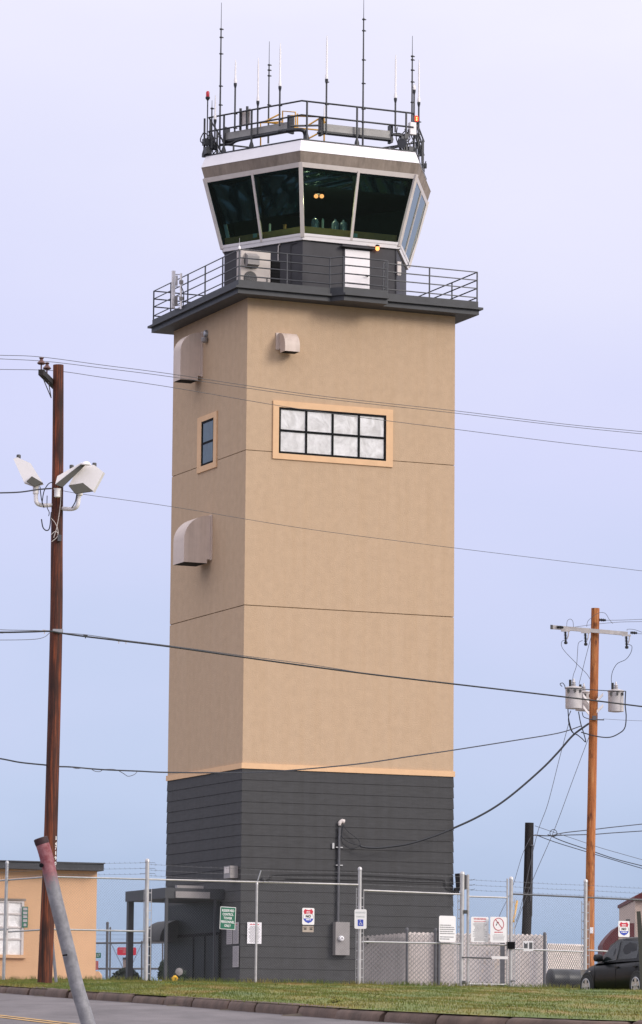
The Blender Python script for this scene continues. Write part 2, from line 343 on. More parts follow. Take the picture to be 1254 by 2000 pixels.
# ---------------------------------------------------------------- terrain
def lerp(a, b, t): return a + (b - a) * t
def interp(x, pts):
    if x <= pts[0][0]: return pts[0][1]
    for (x0, y0), (x1, y1) in zip(pts, pts[1:]):
        if x <= x1: return lerp(y0, y1, (x - x0) / (x1 - x0))
    return pts[-1][1]
KP = [(-70, 300), (-40, 205), (-20, 138), (-13, 110), (-9.6, 95), (-6.9, 84), (-4.8, 75), (-2.7, 67.5), (-1., 60), (.5, 53.5), (2.3, 48.3), (3.7, 45.8), (6, 43.4), (12, 41), (30, 39), (70, 38)]
def Yk(x):   # smoothed kerb line in plan
    return sum(interp(x + d, KP) for d in (-.5, -.25, 0, .25, .5)) / 5
def zr(Y):
    if Y >= 45: return -.928 + .0277 * Y
    return lerp(-1.65, .3185, max(Y, -200) / 45) if Y > 0 else -1.65
YG = 1.92
FN = [(-60, 100, 4.42), (15, 98.2, 4.42), (95, 96.3, 4.42), (285, 97, 4.41), (500, 98, 4.41), (702, 99, 4.41)]
FR = [(702, 99, 4.33), (903, 100.4, 4.313), (998, 100.8, 4.29), (1143, 101.6, 4.253), (1420, 103, 4.17)]
def planx(px, Y): return at(px, 1900, Y).x
FP = [(planx(p, Y), Y) for p, Y, z in FN] + [(planx(p, Y), Y) for p, Y, z in FR[1:]]
FP = [(-70, 120), (-30, 113)] + FP[0:] + [(30, 120), (70, 130)]
def Yf(x): return interp(x, FP)
def smooth(t): t = min(1, max(0, t)); return t * t * (3 - 2 * t)
def und(x, Y): return .018 * math.sin(x * 1.3 + Y * .21) + .014 * math.sin(x * 2.9 - Y * .37 + 1) + .01 * math.sin(x * 5.1 + Y * .9)
def zg(x, Y):
    k = Yk(x); f = Yf(x); zk = min(zr(k) + .15, YG)
    if Y >= f: z = YG
    else:
        t = (Y - k) / max(f - k, .1); z = lerp(zk, YG, max(0, t))
        z += und(x, Y) * smooth((Y - k) / 3) * smooth((f - Y) / 6)
    # parking apron dips behind the bank at the right
    px = 619 + F * x / max(Y, 1)
    s = smooth((px - 1105) / 30)
    if s > 0 and Y > 88:
        d = 1.70 + (0 if Y < 93 else -.09 * smooth((Y - 93) / 2)) + (.31 * smooth((Y - 100) / 1.6))
        z = lerp(z, min(d, YG) if Y > 93 else lerp(z, d, smooth((Y - 88) / 4)), s)
    return z
def grid(name, xs, ys, fn, m, label=None, kind='structure'):
    vs = [V(fn(x, y)) for y in ys for x in xs]; nx = len(xs)
    fs = [(j * nx + i, j * nx + i + 1, (j + 1) * nx + i + 1, (j + 1) * nx + i) for j in range(len(ys) - 1) for i in range(nx - 1)]
    mb = MB(); mb.add(vs, fs); o = mb.build(name, m, origin=(0, 0, 0), smooth=True, ang=80, recalc=False)
    o['kind'] = kind
    if label: o['label'] = label
    return o
def fr(a, b, s): n_ = int(round((b - a) / s)); return [a + (b - a) * i / n_ for i in range(n_ + 1)]
gx = [-5000, -1500, -400, -120] + fr(-60, -16, 4) + fr(-15, 15, 1) + fr(18, 60, 4) + [120, 400, 1500, 5000]
gy = [-3000, -500, -100, -40, 0, 15, 30] + fr(36, 110, 1) + fr(114, 200, 6) + [300, 600, 1500, 7000]
def gfn(x, y):
    k = Yk(x); z = zr(y) if y < k + 1.3 else zg(x, y)
    if y > 200: z = YG
    return (x, y, min(z, YG) - .07)
grid('ground', gx, gy, gfn, soil, 'bare soil ground under the verge and yard')
rx = fr(-60, -12, 2) + fr(-11.5, 11.5, .25) + fr(13, 60, 3)
mb = MB(); nr = 40; vs = []
for x in rx:
    k = Yk(x) + .05
    for j in range(nr + 1):
        t = j / nr; y = -60 + (k + 60) * (1 - (1 - t) ** 1.6); vs.append(V((x, y, zr(y) - .0)))
mb.add(vs, [(i * (nr + 1) + j, (i + 1) * (nr + 1) + j, (i + 1) * (nr + 1) + j + 1, i * (nr + 1) + j + 1) for i in range(len(rx) - 1) for j in range(nr)])
o = mb.build('road', asphalt, origin=(0, 0, 0), recalc=False, ang=80); tag(o, 'grey asphalt road running uphill past the kerb', kind='structure')
# double yellow centre line, part of the road marking
c0 = atz(0, 1985, .59); c0 = V((-4.5, 54.8, 0)); dirv = V((-.23, .97, 0)).normalized(); sd_ = V((dirv.y, -dirv.x, 0))
mb = MB()
for off in (-.15, .07):
    for k in range(-24, 60):
        a = c0 + dirv * (k * .8) + sd_ * off; b = c0 + dirv * ((k + 1) * .8) + sd_ * off
        q = [a, a + sd_ * .1, b + sd_ * .1, b]; mb.quad(*[V((p.x, p.y, zr(p.y) + .006)) for p in q])
o = mb.build('road_marking', roadyellow, recalc=False, smooth=False); tag(o, 'worn double yellow centre line on the road', kind='structure')
# verge + yard
vx = fr(-45, -12, 1.5) + fr(-11.5, 13, .25) + fr(14.5, 45, 1.5)
mb = MB(); nr = 110; vs = []
for x in vx:
    k = Yk(x) + .2; f = Yf(x)
    for j in range(nr + 1): y = lerp(k, f + .4, j / nr); vs.append(V((x, y, zg(x, y))))
mb.add(vs, [(i * (nr + 1) + j, (i + 1) * (nr + 1) + j, (i + 1) * (nr + 1) + j + 1, i * (nr + 1) + j + 1) for i in range(len(vx) - 1) for j in range(nr)])
o = mb.build('grass_verge', turf, origin=(0, 0, 0), recalc=False, ang=80); tag(o, 'sloping grass verge between kerb and fence', kind='structure')
mb = MB(); ny = 14; vs = []
for x in vx:
    f = Yf(x) + .4
    for j in range(ny + 1): y = lerp(f, 200, (j / ny) ** 1.5); vs.append(V((x, y, YG - .004 if j else YG - .01)))
mb.add(vs, [(i * (ny + 1) + j, (i + 1) * (ny + 1) + j, (i + 1) * (ny + 1) + j + 1, i * (ny + 1) + j + 1) for i in range(len(vx) - 1) for j in range(ny)])
o = mb.build('yard_pavement', concrete, origin=(0, 0, 0), recalc=False); tag(o, 'concrete yard behind the fence', kind='structure')
# kerb: separate cast blocks with open joints, one setting mesh
mb = MB(); pts = []
x = -14.
while x < 30: pts.append(V((x, Yk(x), 0))); x += .05
L_ = 0; seg = [pts[0]]; blocks = []
target = 2.5
for a, b in zip(pts, pts[1:]):
    L_ += (b - a).length; seg.append(b)
    if L_ > target: blocks.append(seg); seg = [b]; L_ = 0; target = random.uniform(1.9, 2.9) if b.y > 47 else 2.4
prof = [(0, -.12), (-.005, .03), (.012, .095), (.045, .135), (.10, .152), (.20, .15), (.245, .13), (.26, .02), (.26, -.12)]
for blk in blocks:
    jz = random.uniform(-.022, .022); jo = random.uniform(-.03, .03)
    m_ = max(2, int(len(blk) / 3)); idx = [round(i * (len(blk) - 1) / m_) for i in range(m_ + 1)]; P = [blk[i] for i in idx]
    tot = (P[-1] - P[0]).length; d0 = (P[-1] - P[0]).normalized()
    P[0] = P[0] + d0 * .045; P[-1] = P[-1] - d0 * .045
    # chamfered ends
    P = [P[0], P[0] + (P[1] - P[0]) * (.05 / max((P[1] - P[0]).length, .06))] + P[1:-1] + [P[-1] + (P[-2] - P[-1]) * (.05 / max((P[-2] - P[-1]).length, .06)), P[-1]]
    vs = []
    for i, p in enumerate(P):
        t = (P[min(i + 1, len(P) - 1)] - P[max(i - 1, 0)]).normalized(); nn = V((-t.y, t.x, 0))
        sc = .90 if i in (0, len(P) - 1) else 1
        for (dx, dz) in prof:
            w_ = random.uniform(-.004, .004)
            vs.append(V((p.x, p.y, zr(p.y) + jz + (dz * sc if dz > 0 else dz) + w_)) + nn * (.13 + (dx - .13) * sc + jo + w_))
    k = len(prof); fs = [(i * k + j, i * k + j + 1, (i + 1) * k + j + 1, (i + 1) * k + j) for i in range(len(P) - 1) for j in range(k - 1)]
    fs += [tuple(range(k)), tuple(range((len(P) - 1) * k, len(P) * k))[::-1]]
    mb.add(vs, fs)
o = mb.build('kerb', kerbm, origin=(0, 0, 0), ang=40); tag(o, 'brown weathered concrete kerb blocks along the road', kind='structure')
# grass blades
def blades(N, hmin, hmax, wd, x0, x1, name, label, near=0):
    xs = rng.uniform(x0, x1, N * 2); t = rng.uniform(0, 1, N * 2); keep = []
    for x_, t_ in zip(xs, t):
        k = Yk(x_) + .17; f = Yf(x_) + (.25 if near else 0); y_ = f - abs(rng.normal(0, .35)) if near else lerp(k, f, t_)
        px = 627 + F * x_ / y_
        if -70 < px < 1330: keep.append((x_, y_))
        if len(keep) >= N: break
    n_ = len(keep); co = np.zeros((n_ * 5, 3)); 
    for i, (x_, y_) in enumerate(keep):
        z_ = zg(x_, y_) - .01; a = rng.uniform(0, math.pi); h = rng.uniform(hmin, hmax); l = rng.normal(0, .35, 2) * h; wv = np.array([math.cos(a), math.sin(a), 0]) * wd
        b = np.array([x_, y_, z_]); m_ = b + [l[0] * .35, l[1] * .35, h * .6]; tp = b + [l[0], l[1], h]
        co[i * 5] = b - wv; co[i * 5 + 1] = b + wv; co[i * 5 + 2] = m_ + wv * .7; co[i * 5 + 3] = m_ - wv * .7; co[i * 5 + 4] = tp
    me = bpy.data.meshes.new(name); me.vertices.add(n_ * 5); me.vertices.foreach_set('co', co.ravel())
    base = np.arange(n_)[:, None] * 5
    q = (base + np.array([0, 1, 2, 3])); tr = (base + np.array([3, 2, 4]))
    li = np.concatenate([q, tr], axis=1).ravel(); me.loops.add(len(li)); me.loops.foreach_set('vertex_index', li.astype(np.int32))
    ls = (np.arange(n_)[:, None] * 7 + np.array([0, 4])).ravel(); me.polygons.add(n_ * 2); me.polygons.foreach_set('loop_start', ls.astype(np.int32))
    me.polygons.foreach_set('loop_total', np.tile([4, 3], n_).astype(np.int32)); me.update(calc_edges=True); me.materials.append(grassblade)
    ob = bpy.data.objects.new(name, me); COL.objects.link(ob); tag(ob, label, 'grass', kind='stuff'); return ob
blades(75000, .02, .055, .006, -11, 11.5, 'grass', 'short patchy green and brown grass on the verge')
blades(3500, .06, .16, .006, -11, 11.5, 'grass', 'taller uncut grass along the foot of the fence', near=1)
# ---------------------------------------------------------------- control tower
tw = thing('control_tower', 'tall tan and charcoal airport control tower with hexagonal glass cab', 'control tower', O + V((0, 0, YG)), AZ)
ZB, ZT = 1.9, 25.1
mb = MB()
segs = [(9.64, 14.815), (14.845, 19.975), (20.0, ZT)]
for a, b in segs: mb.box(T, 0, WR, 0, WL, a, b)
mb.build('stucco_wall', stucco, tw, ang=20)
mb = MB(); mb.box(T, .03, WR - .03, .03, WL - .03, 9.7, 25.0); mb.build('joint_backing', groove, tw)
mb = MB()
mb.box(T, -.045, WR + .045, -.045, WL + .045, 9.456, 9.636); mb.build('belt_moulding', trimpeach, tw)
mb = MB(); z = 9.45; h = .3605
while z > ZB:
    zb = max(z - h + .008, ZB - .02); lo, hi = .018, .004
    P = []
    for off, zz in ((lo, zb), (hi, z)):
        P += [T(-off, -off, zz), T(WR + off, -off, zz), T(WR + off, WL + off, zz), T(-off, WL + off, zz)]
    mb.add(P, [(0, 1, 5, 4), (1, 2, 6, 5), (2, 3, 7, 6), (3, 0, 4, 7), (3, 2, 1, 0), (4, 5, 6, 7)])
    z -= h
mb.build('lap_siding', siding, tw, smooth=False)
# windows ---------------------------------------------------------------
def window_R(face, o, i, cols, rows, nm):
    on = onR if face == 'R' else onL
    Fn = (lambda a, d, z: T(a, -d, z)) if face == 'R' else (lambda a, d, z: T(-d, a, z))
    k = 0 if face == 'R' else 1
    A = [on(*p) for p in o]; Bq = [on(*p) for p in i]
    a0, a1 = sorted((sum(A[j][k] for j in (0, 2)) / 2, sum(A[j][k] for j in (1, 3)) / 2)); z1 = (A[0].z + A[1].z) / 2; z0 = (A[2].z + A[3].z) / 2
    c0, c1 = sorted((sum(Bq[j][k] for j in (0, 2)) / 2, sum(Bq[j][k] for j in (1, 3)) / 2)); y1 = (Bq[0].z + Bq[1].z) / 2; y0 = (Bq[2].z + Bq[3].z) / 2
    mb = MB(); mb.box(Fn, a0, c0, 0.002, .05, z0, z1); mb.box(Fn, c1, a1, 0.002, .05, z0, z1); mb.box(Fn, c0, c1, .002, .048, z0, y0); mb.box(Fn, c0, c1, .002, .048, y1, z1)
    fr_ = mb.build('window', trimpeach, tw)
    mb = MB(); t = .072
    for q in range(cols + 1):
        x = lerp(c0 + t / 2, c1 - t / 2, q / cols); mb.box(Fn, x - t / 2, x + t / 2, .004, .036, y0, y1)
    for q in range(rows + 1):
        zz = lerp(y0 + t / 2, y1 - t / 2, q / rows); mb.box(Fn, c0, c1, .003, .034 if q % rows else .038, zz - t / 2, zz + t / 2)
    mb.build('frame', frameblack, fr_, smooth=False)
    mb = MB(); mb.box(Fn, c0, c1, .001, .008, y0, y1); mb.build('blind', curtain, fr_, smooth=False)
    mb = MB(); mb.quad(Fn(c0, .020, y0), Fn(c1, .020, y0), Fn(c1, .020, y1), Fn(c0, .020, y1)); mb.build('pane', winglass if face == 'R' else leftglass, fr_, smooth=False, recalc=False)
window_R('R', [(533.2, 782.7), (766.7, 800), (531.5, 894.8), (766, 913.6)], [(544.3, 795), (753.9, 812), (543.3, 884.6), (752.7, 901.5)], 4, 2, 'w')
window_R('L', [(389, 816.5), (426, 802.6), (385.8, 925), (424, 912.8)], [(396.3, 824), (420, 815.5), (394, 911.5), (418.2, 903)], 1, 2, 'w')
# vent hoods -------------------------------------------------------------
def hood(face, a0, a1, z0, z1, d, fl0, fl1, fz0, fz1, m=hoodpaint):
    Fn = (lambda a, dd, z: T(a, -dd, z)) if face == 'R' else (lambda a, dd, z: T(-dd, a, z))
    zc = z1 - d * .85; prof = [(.05, fz0 + .03), (.05, z1)] + [(.05 + (d - .05) * math.sin(t), zc + (z1 - zc) * math.cos(t)) for t in [k * math.pi / 2 / 10 for k in range(1, 11)]] + [(d, z0), (.16, z0), (.16, fz0 + .03)]
    mb = MB(); mb.prism([Fn(a0, p, q) for p, q in prof], Fn(a1, 0, 0) - Fn(a0, 0, 0))
    h_ = mb.build('vent_hood', m, tw, ang=30)
    mb = MB(); mb.box(Fn, fl0, fl1, .001, .045, fz0, fz1); mb.build('flange', m, h_)
    mb = MB(); mb.box(Fn, a0 + .02, a1 - .02, .165, d - .02, z0 - .006, z0 - .002); mb.build('opening', frameblack, h_)
p = onL(396.8, 648); q = onL(396.8, 735.5); v0 = p.y
hood('L', v0 + .04, v0 + .70, onL(375, 741.6, .4).z, p.z - .02, .80, v0 - .03, v0 + .77, q.z, p.z)
p = onL(415, 1005.5); q = onL(415, 1093.7); v0 = p.y
hood('L', v0 + .05, v0 + 1.05, onL(385, 1099, .5).z, p.z - .02, .99, v0 - .03, v0 + 1.13, q.z, p.z)
p = onR(538.7, 650); q = onR(538.7, 683); u0 = p.x
hood('R', u0 + .1, u0 + .1 + .53, onR(570, 688, .4).z, p.z - .01, .58, u0, u0 + .75, q.z, p.z)
# round wall lamp beside the upper hood
p = onL(404, 652); mb = MB(); mb.lathe(T(0, p.y, p.z), -A_, [(.13, 0), (.13, .05), (.10, .10), (.02, .12)], 16); lamp = mb.build('wall_lamp', galv, tw)
p = onL(405, 664); mb = MB(); mb.lathe(T(-.10, p.y, p.z - .12), V((0, 0, 1)), [(.02, 0), (.11, .05), (.13, .14), (.11, .20)], 14); mb.build('lamp_globe', tangrey, lamp)
# deck ------------------------------------------------------------------
U0, U1, V0, V1 = -.60, 8.22, -.62, WL + .62
b0, b1_ = onR(653, 575, .9).x, onR(757, 585, 1.0).x; BV = -1.02
def outline(g, z):
    P = [(U0 - g, V0 - g), (b0 - .02, V0 - g), (b0 + .30, BV - g), (b1_ + g * 0, BV - g), (b1_, V0 - g), (U1 + g, V0 - g), (U1 + g, V1 + g), (U0 - g, V1 + g)]
    return [T(a, b, z) for a, b in P]
mb = MB(); mb.prism(outline(0, ZT), (0, 0, .17)); mb.build('deck_slab', deckgrey, tw, smooth=False)
mb = MB(); mb.prism(outline(.11, ZT + .17), (0, 0, .075)); dk = mb.build('deck_lip', deckgrey, tw, smooth=False)
mb = MB(); P = outline(-.02, 0); P2 = outline(-.12, 0)
zc0, zc1 = ZT + .245, ZT + .46
for i in range(len(P)):
    j = (i + 1) % len(P); up = V((0, 0, 1))
    mb.add([P[i] + up * zc0, P[j] + up * zc0, P2[j] + up * zc0, P2[i] + up * zc0, P[i] + up * zc1, P[j] + up * zc1, P2[j] + up * zc1, P2[i] + up * zc1],
           [(0, 1, 5, 4), (2, 3, 7, 6), (4, 5, 6, 7), (3, 2, 1, 0)])
mb.build('deck_kerb', deckgrey, tw, smooth=False)
# railing
mb = MB(); g = -.05; RZ = [25.70, 26.02, 26.30, 26.58]
corner = [(U0 - g, V0 - g), (b0 - .02, V0 - g), (b0 + .30, BV - g), (b1_, BV - g)]
corner2 = [(b1_ + .03, V0 - g), (U1 + g, V0 - g), (U1 + g, V1 + g), (U0 - g, V1 + g), (U0 - g, V0 - g)]
for zz in RZ:
    mb.tube([T(a, b, zz) for a, b in corner], .022, 6); mb.tube([T(a, b, zz) for a, b in corner2], .022, 6)
rl = mb.build('deck_railing', railgrey, tw, ang=60)
def post(u, v, z0=25.3, z1=26.585, r=.026):
    m_ = MB(); m_.tube([T(u, v, z0), T(u, v, z1)], r, 8); m_.build('rail_post', railgrey, rl)
for px in (560.6, 839): post(onR(px, 530, .57).x, V0 - g)
for a, b in corner: post(a, b)
post(b1_ - .06, BV - g); post(b1_ + .03, V0 - g); post(U1 + g, V0 - g)
for px in (334, 367, 400.6, 434.6): post(U0 - g, onL(px, 560, .55).y)
post(U0 - g, V1 + g); post(U1 + g, V1 + g)
for k in (2., 4.7): post(U1 + g, V0 - g + k)
for k in (2.0, 4.1, 6.2): post(k, V1 + g)
# cab --------------------------------------------------------------------
CX, CY = 3.86, 3.376
RADF = {180: .968, 120: .968}
def hexp(ang, s, z): t = R(ang); s = s * RADF.get(ang, 1); return T(CX + s * math.cos(t), CY + s * math.sin(t), z)
ANG = [180, 240, 300, 0, 60, 120]
def hexring(s, z): return [hexp(a, s, z) for a in ANG]
SW = 3.47
mb = MB(); mb.prism(hexring(SW, 25.3), (0, 0, 27.32 - 25.3)); mb.build('cab_wall', cabgrey, tw, smooth=False)
def frustum(mb, s0, z0, s1, z1, cap=True):
    a = hexring(s0, z0); b = hexring(s1, z1); mb.add(a + b, [(i, (i + 1) % 6, 6 + (i + 1) % 6, 6 + i) for i in range(6)] + ([tuple(range(6))[::-1], tuple(range(6, 12))] if cap else []))
ZS, ZH, SS, SH = 27.45, 29.82, 3.566, 4.27
def sz(z): return SS + (SH - SS) * (z - ZS) / (ZH - ZS)
mb = MB(); frustum(mb, 3.55, 27.32, 3.585, 27.45); mb.build('window_sill', white, tw, smooth=False)
mb = MB(); frustum(mb, 4.27, ZH, 4.385, 30.175); mb.build('roof_fascia', fascia, tw, smooth=False)
mb = MB(); frustum(mb, 4.40, 30.18, 4.22, 30.585); mb.build('roof_edge', roofwhite, tw, smooth=False)
mb = MB(); frustum(mb, 4.235, 30.588, 4.235, 30.63); mb.build('roof_curb', roofrail, tw, smooth=False)
mb = MB(); frustum(mb, sz(ZH - .16) + .012, ZH - .16, sz(ZH) + .012, ZH - .002, False); mb.build('window_head', whitemetal, tw, smooth=False)
def cabbeam(mb, A, Bq, nrm, w_, d_):
    t = (Bq - A).normalized(); s_ = t.cross(nrm).normalized() * w_ / 2; nn = nrm.normalized() * d_
    mb.add([A - s_ - nn, A + s_ - nn, A + s_ + nn, A - s_ + nn, Bq - s_ - nn, Bq + s_ - nn, Bq + s_ + nn, Bq - s_ + nn],
           [(0, 1, 2, 3), (4, 5, 6, 7), (0, 1, 5, 4), (1, 2, 6, 5), (2, 3, 7, 6), (3, 0, 4, 7)])
z0, z1 = ZS, ZH - .1
filmm = mat('film_shade', (.006, .034, .042), .16, spec=1.0)
for i in range(6):
    a, b = ANG[i], ANG[(i + 1) % 6]
    q = [hexp(a, sz(z0), z0), hexp(b, sz(z0), z0), hexp(b, sz(z1), z1), hexp(a, sz(z1), z1)]
    mb = MB(); mb.quad(*q); gl = mb.build('cab_window', sideglassm if i == 2 else cabglass, tw, smooth=False, recalc=False)
    c = T(CX, CY, 28.5); nrm = (q[1] - q[0]).cross(q[3] - q[0]).normalized()
    if nrm.dot((q[0] + q[2]) / 2 - c) < 0: nrm = -nrm
    mb = MB(); m0 = (q[0] + q[1]) / 2; m1 = (q[2] + q[3]) / 2
    cabbeam(mb, m0, m1, nrm, .085, .035); mb.build('mullion', whitemetal, gl, smooth=False)
    if i in (0, 1, 5):   # wrinkled film shades behind the glass
        for h0, h1 in ((.015, .485), (.515, .985)):
            mb = MB(); rr3 = random.Random(i * 7 + int(h0 * 10)); nx, nz_ = 26, 22; ph = [rr3.uniform(0, 6.3) for _ in range(6)]; dr_ = [rr3.uniform(-1, 1) for _ in range(6)]
            g_ = []
            for zz in range(nz_ + 1):
                for xx in range(nx + 1):
                    a3, b3 = lerp(h0, h1, xx / nx), lerp(.34 if i != 1 else .72, .97, zz / nz_); q_ = lerp(lerp(q[0], q[1], a3), lerp(q[3], q[2], a3), b3)
                    s3 = (xx / nx) * 2.2; t3 = (zz / nz_) * 1.5
                    d3 = sum(abs(math.sin((s3 * math.cos(dr_[m3] * 1.1) + t3 * math.sin(dr_[m3] * 1.3)) * (1.3 + m3 * .8) + ph[m3])) ** 4 * .03 for m3 in range(6))
                    d3 += .10 * math.exp(-((1 - zz / nz_) * 5)) * math.sin(s3 * 3 + ph[0])
                    g_.append(q_ - nrm * (.20 + d3))
            mb.add(g_, [(j3 * (nx + 1) + k3, j3 * (nx + 1) + k3 + 1, (j3 + 1) * (nx + 1) + k3 + 1, (j3 + 1) * (nx + 1) + k3) for j3 in range(nz_) for k3 in range(nx)])
            mb.build('film_shade', filmm, gl, ang=60, recalc=False)
    # lower white sill strip on the glass plane
    mb = MB(); cabbeam(mb, lerp(q[0], q[3], .02), lerp(q[1], q[2], .02), nrm, .09, .03); mb.build('sill_strip', white, gl, smooth=False)
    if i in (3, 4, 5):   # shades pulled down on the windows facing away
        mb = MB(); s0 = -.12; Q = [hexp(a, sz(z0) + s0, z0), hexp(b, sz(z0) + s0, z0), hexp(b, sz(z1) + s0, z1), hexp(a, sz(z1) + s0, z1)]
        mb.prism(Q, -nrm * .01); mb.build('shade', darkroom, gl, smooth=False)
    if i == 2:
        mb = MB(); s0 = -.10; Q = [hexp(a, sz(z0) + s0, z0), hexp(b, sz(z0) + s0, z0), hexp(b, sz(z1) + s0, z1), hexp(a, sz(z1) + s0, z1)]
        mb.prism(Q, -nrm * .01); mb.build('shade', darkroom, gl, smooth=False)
for a in ANG:
    A = hexp(a, sz(27.40), 27.40); Bq = hexp(a, sz(29.8), 29.8); nrm = V((A - T(CX, CY, 27.4))); mb = MB(); cabbeam(mb, A, Bq, nrm, .13, .045); mb.build('corner_mullion', whitemetal, tw, smooth=False)
mb = MB(); mb.prism(hexring(4.15, 29.62), (0, 0, .12)); mb.build('cab_ceiling', darkroom, tw, smooth=False)
mb = MB(); mb.prism(hexring(3.42, 27.33), (0, 0, .05)); mb.build('cab_floor', darkroom, tw, smooth=False)
wood = mat('desk_wood', (.42, .27, .10), .5)
mb = MB(); frustum(mb, 3.44, 27.47, 3.47, 27.80); mb.build('console_desk', wood, tw, smooth=False)
mb = MB(); frustum(mb, 2.9, 27.805, 2.9, 27.85); mb.build('console_top', darkroom, tw, smooth=False)
# plane on hexagon edge i at radius s
def onH(i, px, py, s):
    a, b = hexp(ANG[i], s, 0), hexp(ANG[(i + 1) % 6], s, 0); nrm = (b - a).cross(V((0, 0, 1))); r = ray(px, py); return r * (a.dot(nrm) / r.dot(nrm))
# lit ceiling lamp pair inside
p = onH(1, 623, 382, 3.0); mb = MB(); mb.box(frame(p, A_), -.16, .16, -.05, .05, .05, .14); mb.box(frame(p, A_), -.015, .015, -.01, .01, .14, 29.6 - p.z); cl = mb.build('ceiling_lamp', frameblack, tw)
for px in (617.5, 628.5):
    q = onH(1, px, 383, 3.0); mb = MB(); mb.lathe(q - V((0, 0, .07)), V((0, 0, 1)), [(.03, 0), (.075, .04), (.075, .09), (.04, .13)], 12); mb.build('bulb', warmglow, cl)
ld = bpy.data.lights.new('cab_lamp', 'POINT'); ld.energy = 70; ld.color = (1, .72, .38); ld.shadow_soft_size = .2; lo_ = bpy.data.objects.new('cab_lamp', ld); COL.objects.link(lo_); lo_.location = onH(1, 623, 390, 2.9)
# water jugs and odds on the desk: separate things
jug = mat('jug_plastic', (.10, .17, .24), .2, var=.1)
for k, (px, lab) in enumerate([(615, 'pale blue water jug on the cab desk left of the others'), (655, 'middle blue water jug on the cab desk'), (671, 'blue water jug on the cab desk near the window post')]):
    q = onH(1, px, 446, 3.1); mb = MB(); b_ = V((q.x, q.y, 27.80)); mb.lathe(b_, V((0, 0, 1)), [(.11, 0), (.13, .02), (.13, .27), (.10, .33), (.035, .38), (.035, .42)], 14)
    tag(mb.build('water_jug', jug, origin=b_), lab, 'jug', 'water jugs on the cab desk')
pale = mat('pale_plastic', (.35, .52, .50), .4)
q = onH(1, 630.5, 440, 3.2); b_ = V((q.x, q.y, 27.80)); mb = MB(); mb.box(frame(b_, A_), -.03, .03, -.03, .03, 0, .34); mb.box(frame(b_, A_), -.02, .02, -.02, .02, .34, .38); tag(mb.build('spray_bottle', pale, origin=b_), 'slim pale bottle standing between the water jugs', 'bottle')
q = onH(0, 527, 446, 3.2); b_ = V((q.x, q.y, 27.80)); mb = MB(); mb.box(frame(b_, A_), -.035, .035, -.03, .03, 0, .3); mb.box(frame(b_, A_), -.02, .02, -.02, .02, .3, .33); tag(mb.build('paper_cup_stack', pale, origin=b_), 'thin pale stack of cups behind left cab window', 'cup')
q = onH(0, 556, 448, 3.2); b_ = V((q.x, q.y, 27.80)); mb = MB(); mb.lathe(b_, V((0, 0, 1)), [(.05, 0), (.06, .2), (.065, .21)], 12); tag(mb.build('tin_can', wood, origin=b_), 'small tan can on the desk beside the cab corner', 'can')
for px, i, lab in ((498, 0, 'small pale notice stuck inside the left cab glass'), (693.5, 1, 'small pale notice stuck inside the right cab glass')):
    q = onH(i, px, 460, sz(27.6) - .03); d_ = (hexp(ANG[i + 1], 1, 0) - hexp(ANG[i], 1, 0)).normalized(); mb = MB(); mb.box(frame(q, d_), -.09, .09, -.002, .002, -.07, .07); tag(mb.build('window_notice', pale, origin=q), lab, 'notice')
# leaning white strip behind the far left pane
p0, p1 = onH(0, 447, 472, 3.35), onH(0, 433, 407, 3.55)
mb = MB(); cabbeam(mb, p0, p1, (hexp(210, 1, 0) - T(CX, CY, 0)), .14, .01); tag(mb.build('leaning_board', mat('pale_board', (.45, .62, .60), .6)), 'narrow white board leaning inside the leftmost cab window', 'board')
# door on the cab wall ------------------------------------------------------
def onHW(px, py, off=0): return onH(1, px, py, SW + off)
dv = CY - SW * math.sin(R(60))
pl, pr = loc(onHW(673, 487)), loc(onHW(721, 489)); zt = pl.z
mb = MB(); mb.box(lambda a, b, c: T(a, dv - b, c), pl.x - .05, pr.x + .05, .001, .03, 25.35, zt + .05); df = mb.build('door_frame', cabgrey, tw)
mb = MB(); mb.box(lambda a, b, c: T(a, dv - b, c), pl.x, pr.x, .032, .06, 25.4, zt)
for zz in (26.02, 25.82): mb.box(lambda a, b, c: T(a, dv - b, c), pl.x + .08, pr.x - .1, .058, .075, zz - .012, zz + .012)
dr = mb.build('cab_door', white, tw)
p = loc(onHW(716, 541)); mb = MB(); mb.tube([T(p.x, dv - .06, p.z), T(p.x, dv - .13, p.z), T(p.x - .1, dv - .13, p.z)], .014, 6); mb.build('handle', frameblack, dr)
mb = MB(); mb.box(lambda a, b, c: T(a, dv - b, c), pl.x - .16, pr.x + .14, .0, .20, zt + .06, zt + .11); mb.build('door_hood', cabgrey, tw)
p = loc(onHW(735, 481)); mb = MB(); mb.lathe(T(p.x, dv - .10, p.z + .02), V((0, 0, -1)), [(.06, 0), (.075, .03), (.05, .05)], 12); mb.box(lambda a, b, c: T(a, dv - b, c), p.x - .03, p.x + .03, 0, .1, p.z - .01, p.z + .04); dl = mb.build('door_lamp', frameblack, tw)
mb = MB(); mb.lathe(T(p.x, dv - .10, p.z - .03), V((0, 0, -1)), [(.04, 0), (.068, .03), (.068, .09), (.035, .14)], 12); mb.build('lamp_bulb', warmglow, dl)
